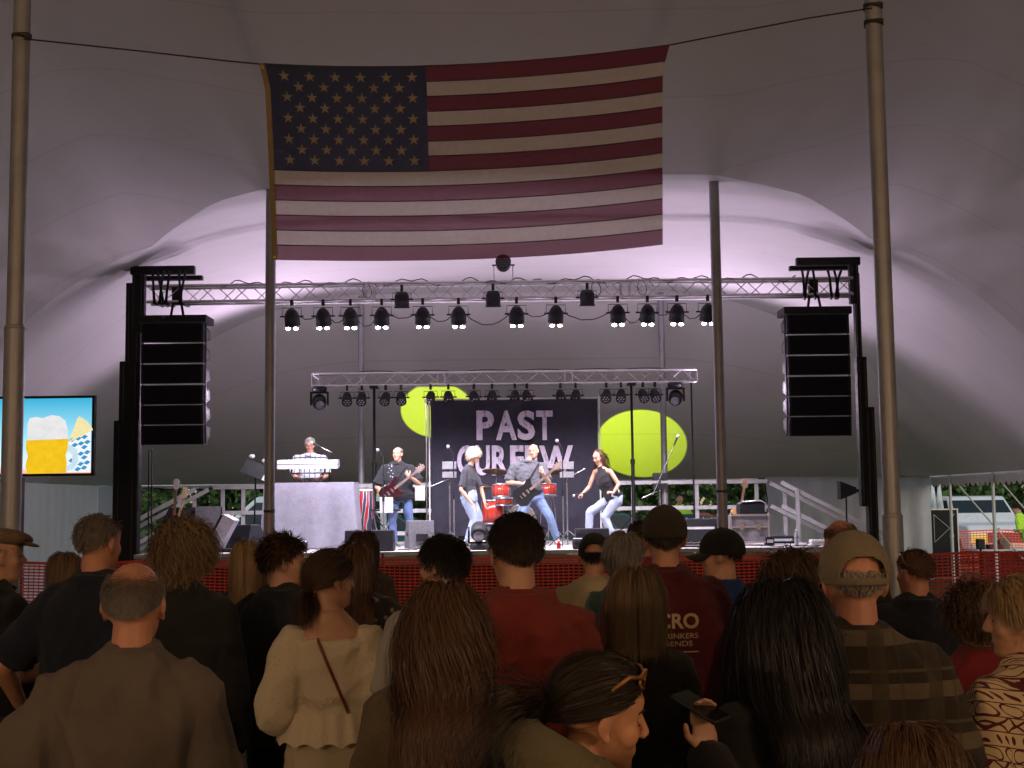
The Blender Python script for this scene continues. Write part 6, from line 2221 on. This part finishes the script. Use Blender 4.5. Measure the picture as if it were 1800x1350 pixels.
person('woman with shoulder length curly brown hair in a beige top', **at(1392, 970, 5.3), sex='f', rz=R(-4), top=C('beige_top', (.16, .135, .095)), bottom=DENIM_D, hairs=dict(style='long', n=3200, seg=8, L=.20, w=.0022, lift=.35, g=.30, curl=.5, cf=1.0, comb=(0, -.3, -.6), vol=.03, mess=.25, collide=True), hcol=HC['brown'])

# woman with black hair holding a telephone
a_ = at(1372, 1015, 3.25)
JU = joints(a_['h'], 'f', ('hold', 'down'))
lu = V3((a_['loc'][0], a_['loc'][1], 0))
RU = Matrix.Rotation(-R(24), 3, 'Z')
JU['wrL'] = RU @ (P(1244, 1326, 3.04) - lu)
JU['elL'] = RU @ (P(1296, 1440, 3.10) - lu)
person('woman with long black hair and a black top holding up a telephone', **a_, sex='f', rz=R(24), J=JU, top=C('black_top', (.012, .011, .012)), bottom=BLKC, sleeve='long', hairs={**LONG, 'n': 8500, 'seg': 11, 'hang': 1.20, 'curl': .16, 'cf': .7, 'vol': .028, 'w': .0014}, hcol=HC['black'], vx=.0065, hs=1.04,
       hands={'L': (RU @ V3((-.12, .22, 1)), RU @ V3((.25, -.65, .35)), RU @ V3((-1, 0, .1)), 34.0)}, infl=.024, fat=1.0)
ph = P(1231, 1243, 3.035)
Mx = Matrix.Rotation(R(34), 3, 'Z') @ Matrix.Rotation(R(-66), 3, 'X') @ Matrix.Rotation(R(-14), 3, 'Y')
t = thing('telephone', 'dark glossy telephone held up in the black haired woman\'s hand', 'telephone', ph)
o = MB().box((0, 0, 0), (.066, .009, .128), Mx).build('case', plain('phone_case', (.02, .02, .022), .3), t)
bv_ = o.modifiers.new('b', 'BEVEL'); bv_.width = .003; bv_.segments = 3
MB().box(Mx @ V3((0, -.0052, 0)), (.060, .0012, .120), Mx).build('screen', plain('phone_glass', (.008, .008, .010), .04, 0, .1, 3, 0), t)
for k in range(6):
    MB().ell(Mx @ V3((.0345, .0, -.05 + .012 * k)), (.0022, .0022, .004), None, 6, 4).build('jewel_bead', STEEL, t)

person('bald man in black near the right end of the stage', **at(1476, 907, 6.9), rz=R(8), hy=10, top=BLKC, bottom=DENIM_D, hairs=BALDF, hcol=HC['salt'], fat=1.2, sk=SKIN_R)
person('man in a beige cap with an open back and a plaid shirt', **at(1499, 936, 3.6), rz=R(-2), hy=3, top=cloth('tan_plaid', (.1, .08, .06), pat=pat_plaid((.028, .021, .015), (.105, .082, .055), (.050, .038, .026), 6.5, 7.5)), bottom=DENIM_D, hairs={**SHORT, 'mask': 'undercap', 'n': 1000, 'L': .012, 'shell': 1.008}, hcol=HC['grey'],
       capspec=dict(mat=C('beige_cap', (.19, .155, .105), var=.15), opening=True, low=-.030), vx=.008, fat=1.12, infl=.03, sk=SKIN_R, extra=lambda o, t, J, Mh, s: MB().lathe([(.070, -.02), (.082, -.035), (.088, -.038), (.078, .024), (.070, .030)], Matrix.Rotation(R(-8), 3, 'X'), 24, J['neck'] + V3((0, .005, -.002))).build('collar', o.data.materials[0], t), hs=1.02)


def head_shades(o, t, J, Mh, s): sunglasses(Mh, t, up=.088, fwd=-.04)


person('stocky man in a navy sweatshirt with sunglasses on his cropped head', **at(1607, 960, 6.2), rz=R(6), hy=24, top=C('navy_sweat', (.012, .014, .024)), bottom=DENIM_D, sleeve='long', hairs={**SHORT, 'n': 1600, 'L': .010, 'w': .002}, hcol=HC['chest'], fat=1.3, infl=.036, extra=head_shades, sk=SKIN_R, arms='hold')
person('woman with dark curly hair and a red top by the patterned blouse', **at(1712, 1028, 4.8), sex='f', rz=R(0), top=C('crimson_top', (.17, .015, .02)), bottom=DENIM_D, hairs=dict(style='long', n=3000, seg=7, L=.11, w=.0022, lift=.6, g=.22, curl=.7, cf=1.1, comb=(0, -.3, -.5), vol=.03, mess=.3, collide=True), hcol=HC['brown'])
person('older woman with short fair hair in a cream and maroon patterned top', **at(1792, 1009, 3.75), sex='f', rz=R(24), hy=50, hp=-3, top=cloth('tribal_print', (.5, .4, .25), pat=pat_tribal((.52, .40, .24), (.085, .014, .022))), bottom=BLKC, hairs={**SHORT, 'n': 5000, 'L': .06, 'seg': 5, 'g': .22, 'vol': .010, 'comb': (0, -.4, -.8), 'w': .0016}, hcol=HC['blond'], face=True, vx=.0065, infl=.032, fat=1.2, arms='hold',
       extra=lambda o, t, J, Mh, s: MB().tube([Mh @ V3((-.088, -.008 + .014 * math.sin(a), -.062 + .014 * math.cos(a))) for a in np.linspace(0, 6.283, 14)], .0018, 5).build('hoop_earring', plain('brass', (.5, .35, .12), .35, .9), t))
person('top of a brown haired head at the bottom right edge', **at(1602, 1252, 2.25), sex='f', rz=R(4), hp=-4, top=C('dark_green_top', (.02, .024, .018)), bottom=BLKC, hairs={**LONG, 'n': 7000, 'seg': 9, 'hang': 1.10, 'w': .0010, 'vol': .012, 'mess': .05}, hcol=HC['chest'], vx=.010)

# woman looking down, sunglasses on her head
hb = P(1058, 1257, 2.7)
rzb = R(-72)
lb3 = V3((hb.x - .10, 2.7 - .05, 0))
JB = joints(1.60, 'f', 'hold', lean=.03)
JB['head'] = Matrix.Rotation(-rzb, 3, 'Z') @ (hb - lb3)
nb_ = JB['neck'].copy(); JB['neck'] = V3((nb_.x, JB['head'].y - .085, JB['head'].z - .155))
for k in ('shL', 'shR'): JB[k] = V3((JB[k].x, JB['neck'].y - .01, JB['neck'].z - .075))
JB['chest'].z -= .05


def hood_extra(o, t, J, Mh, s):
    nk = J['neck']
    b_ = MB()
    pts = []
    for a in np.linspace(-2.7, 2.7, 22):
        back = (1 + math.cos(a)) * .5
        pts.append(nk + V3((.105 * math.sin(a), -.098 * math.cos(a) + .012, .080 + .020 * back - .085 * (1 - back))))
    b_.tube(pts, [.046 + .016 * (1 + math.cos(a)) * .5 for a in np.linspace(-2.7, 2.7, 22)], 12)
    me = b_.mesh('hood')
    wrinkle(me, .008, 3, 60)
    link('hood', me, o.data.materials[0], t)
    sunglasses(Mh, t, up=.094, fwd=-.020, mat=plain('amber_frame', (.30, .13, .03), .25, 0, .5, 30, 0))


person('woman in an olive hoodie looking down, tortoiseshell sunglasses on her dark hair', loc=(lb3.x, lb3.y), h=1.60, sex='f', rz=rzb, J=JB, hp=-9, hy=-8, hr=4, top=C('olive_hoodie', (.115, .098, .055), weave=260, var=.2), bottom=DENIM_D, sleeve='long', infl=.04,
       hairs=dict(style='short', n=8000, seg=10, L=.34, w=.0009, lift=.10, g=.22, target=(.0, -.125, -.02), mess=.08, vol=.007, comb=(0, -.9, -.1), shell=1.008, grav=(.10, -.45, -.9)), hcol=HC['dark'], face='closed', vx=.0048, extra=hood_extra, sk=skin('skin_warm', (.50, .24, .13)), hs=1.02)

# helpers outside
person('man in a yellow safety shirt stooping beside the pickup truck', **at(1806, 884, 29.6), rz=R(70), lean=.22, hp=-20, top=C('safety_yellow', (.45, .75, .05), var=.1), bottom=C('khaki', (.12, .10, .07)), hairs=SHORT, hcol=HC['dark'], arms='hold', group='helpers outside the tent')
person('helper in a yellow safety shirt seen through the stage railing', **at(1194, 866, 33.0), rz=R(180), top=C('safety_yellow', (.45, .75, .05), var=.1), bottom=DENIM_D, hairs=SHORT, hcol=HC['dark'], group='helpers outside the tent', face=True)


# ------------------------------------------------------------------ the band
def band(label, px0, Y0, h, sex, pts, z0=SZ, **kw):
    b = V3((P(px0, 900, Y0).x, Y0, z0))
    J = {}
    for k, v in pts.items():
        dy = v[2] if len(v) > 2 else 0.0
        J[k] = P(v[0], v[1], Y0) + V3((0, dy, 0)) - b
    for k in ('anL', 'anR'): J[k].z = max(.085, min(J[k].z, .14))
    return person(label, (b.x, b.y), h, sex, 0.0, J=J, z0=z0, group='band on the stage', vx=.009, **kw)


GOLDM = plain('brass', (.5, .35, .12), .35, .9)
band('blonde singer in a dark t-shirt and light jeans facing right', 826, 22.3, 1.70, 'f', dict(pel=(825, 875), chest=(822, 846), neck=(825, 820), head=(834, 801), shR=(818, 829, -.13), shL=(832, 828, .13), elR=(811, 861, -.20), wrR=(832, 887, -.24), elL=(846, 860, .10), wrL=(852, 884, .0),
     hipR=(821, 881, -.08), hipL=(829, 881, .08), knR=(834, 913, -.08), anR=(823, 948, -.1), knL=(842, 911, .1), anL=(836, 946, .1)), top=C('slate_tee', (.045, .045, .055)), bottom=DENIM_L, hairs=dict(style='long', n=1500, seg=6, L=.10, w=.005, lift=.8, g=.25, vol=.03, mess=.35, curl=.3), hcol=HC['plat'], face=True, infl=.010, hem=.05, hp=-6, hy=-4, shoes=SNEAK, sk=SKIN,
     extra=lambda o, t, J, Mh, s: MB().tube([J['neck'] + V3((.07 * math.cos(a) + .02, .07 * math.sin(a), -.02 - .03 * math.cos(a))) for a in np.linspace(0, 6.283, 18)], .005, 5).build('gold_necklace', GOLDM, t))


def bass_extra(o, t, J, Mh, s):
    bv = BVHTree.FromPolygons([v.co for v in o.data.vertices], [p.vertices for p in o.data.polygons])
    pts = []
    for f in np.linspace(0, 1, 14):
        x = J['shL'].x * .55 + (J['pel'].x - .12 - J['shL'].x * .55) * f; z = J['shL'].z + .05 + (J['pel'].z + .12 - J['shL'].z) * f
        h_ = bv.ray_cast(V3((x, -1, z)), V3((0, 1, 0)))[0]
        if h_ is not None: pts.append(h_ + V3((0, -.006, 0)))
    if len(pts) > 3: MB().tube(pts, .018, 5).build('guitar_strap', BLKC, t)


def pat_panel(m, v, c):
    sx_ = m.n('ShaderNodeSeparateXYZ'); m.l(v, sx_.inputs[0])
    side = m.math('MULTIPLY', m.math('LESS_THAN', sx_.outputs[0], -.09), m.math('GREATER_THAN', sx_.outputs[0], -.19))
    fl_ = pat_floral((.02, .02, .024), (.42, .42, .48), 22)(m, v, c)
    return m.mix(side, c, fl_)


band('bass player in a black shirt with a white floral panel and blue jeans', 703, 22.8, 1.78, 'm', dict(pel=(705, 873), chest=(701, 846), neck=(699, 816), head=(699, 798), shR=(677, 825), shL=(722, 825), elR=(663, 856, -.04), wrR=(675, 866, -.26), elL=(737, 850, -.08), wrL=(722, 839, -.30),
     hipR=(694, 879), hipL=(715, 879), knR=(690, 914, -.06), anR=(693, 952), knL=(719, 912, -.02), anL=(724, 948, .05)), top=cloth('black_floral_shirt', (.02, .02, .023), pat=pat_panel), bottom=DENIM_B, hairs=BALDF, hcol=HC['grey'], face=True, fat=1.2, infl=.035, hem=-.15, hy=-22, shoes=plain('grey_sneaker', (.25, .2, .22), .6), extra=bass_extra,
     hands={'R': (V3((.6, -.1, -.6)), V3((.2, .9, 0)), V3((.3, 0, 1)), 40.0), 'L': (V3((-.5, .2, .6)), V3((.3, .8, .3)), V3((-.3, 0, .8)), 55.0)})
band('bald guitarist in a grey t-shirt leaning back and smiling', 940, 22.5, 1.78, 'm', dict(pel=(936, 872), chest=(927, 842), neck=(926, 812), head=(938, 793), shR=(903, 822, -.06), shL=(954, 820, .06), elR=(893, 848, -.10), wrR=(918, 851, -.32), elL=(964, 848, -.12), wrL=(953, 832, -.40),
     hipR=(926, 877), hipL=(947, 877), knR=(914, 912, -.1), anR=(904, 950, -.05), knL=(966, 908, -.06), anL=(979, 948, .05)), top=C('mid_grey_tee', (.085, .085, .10)), bottom=C('faded_denim', (.15, .21, .36), var=.3), face=True, fat=1.12, infl=.022, hem=-.02, hy=-34, hp=-8, hr=8, shoes=SNEAK, extra=bass_extra, sk=SKIN,
     hands={'R': (V3((.8, -.15, -.1)), V3((0, .9, -.2)), V3((.2, 0, 1)), 42.0), 'L': (V3((-.3, .2, .8)), V3((.5, .8, .1)), V3((-.6, 0, .6)), 55.0)})


def mic_extra(o, t, J, Mh, s):
    m = thing('microphone', 'black handheld microphone in the crouching singer\'s hand', 'microphone', t.matrix_world @ V3((0, 0, 0)))
    m.location = V3(t.location) + J['wrR'] + V3((-.06, -.01, -.02))
    MB().cyl((0.09, 0, .02), (-.07, 0, -.015), .013, .019, 10).build('handle', BLACK, m)
    MB().ell((-.095, 0, -.02), (.03, .027, .027)).build('grille_head', plain('mic_mesh', (.45, .45, .48), .35, .7, .2, 60), m)


band('dark haired woman in a black sleeveless top crouching with a microphone', 1060, 22.0, 1.70, 'f', dict(pel=(1078, 874), chest=(1067, 850), neck=(1056, 823), head=(1051, 804), shR=(1047, 829, .12), shL=(1072, 829, -.13), elR=(1036, 856, .12), wrR=(1025, 867, .02), elL=(1086, 852, -.20), wrL=(1076, 867, -.26),
     hipR=(1071, 879, .08), hipL=(1085, 879, -.08), knR=(1037, 901, .10), anR=(1035, 942, .12), knL=(1062, 909, -.10), anL=(1078, 945, -.1)), top=C('black_tank', (.02, .018, .02)), bottom=C('pale_denim', (.36, .42, .56), var=.2), sleeve='tank', infl=.014, hem=-.08, hairs={**LONG, 'n': 2000, 'seg': 12, 'L': .38, 'w': .005, 'g': .35, 'collide': False, 'mask': 'swept', 'comb': (0, -.85, -.4), 'mess': .08, 'fly': .03, 'vol': .01}, hcol=HC['chest'], face=True, hp=-22, shoes=SNEAK,
     hands={'R': (V3((-.8, -.1, -.4)), V3((-.2, .3, -.8)), V3((-.3, -1, .3)), 62.0), 'L': (V3((-.8, -.3, .2)), V3((-.1, .5, -.8)), V3((-.4, .2, .9)), 66.0)}, extra=mic_extra)
band('grey haired keyboard player in a white and black plaid shirt', 545, 22.9, 1.80, 'm', dict(pel=(545, 872), chest=(545, 838), neck=(545, 801), head=(545, 782), shR=(522, 807), shL=(568, 807), elR=(517, 836, -.03), wrR=(533, 846, -.28), elL=(574, 836, -.03), wrL=(560, 846, -.28),
     hipR=(536, 876), hipL=(554, 876), knR=(536, 914), anR=(535, 950), knL=(554, 914), anL=(555, 950)), z0=SZ + .18, top=cloth('white_plaid', (.5, .5, .52), pat=pat_plaid((.55, .55, .57), (.05, .05, .07), (.10, .10, .13), 11, 11)), bottom=DENIM_D, hairs={**SHORT, 'n': 1100, 'L': .03}, hcol=HC['grey'], face=True, infl=.024, hp=-14, extra=glasses_extra, sk=SKIN_R)

run_voxels()

# ================================================================== WARM LAMPS OF THE TENT (behind the camera)
def tent_lamp(label, loc, e, col=(1.0, .60, .33)):
    t = thing('hanging_lamp', label, 'lamp', loc, 0, 'warm lamps hung in the tent')
    MB().cyl((0, 0, .12), (0, 0, canopy_z(loc[0], loc[1]) - loc[2]), .006, None, 6).build('cord', CABLE, t)
    MB().lathe([(.03, .16), (.05, .14), (.16, .02), (.165, .0), (.16, .0)], None, 20).build('lamp_shade', plain('lamp_enamel', (.08, .09, .08), .4), t)
    MB().ell((0, 0, -.02), (.06, .06, .07)).build('bulb', emit('warm_bulb', (1, .6, .25), 25), t)
    ld = bpy.data.lights.new('warm', 'POINT'); ld.energy = e; ld.color = col; ld.shadow_soft_size = .18
    lo = bpy.data.objects.new('lamp_light', ld); COL.objects.link(lo); lo.parent = t; lo.location = (0, 0, -.28)


tent_lamp('warm hanging lamp behind the crowd on the left', (-4.6, -2.5, 2.9), 330)
tent_lamp('warm hanging lamp behind the crowd in the middle', (.6, -5.0, 3.2), 130)
tent_lamp('warm hanging lamp behind the crowd on the right', (4.6, -1.5, 2.9), 330)
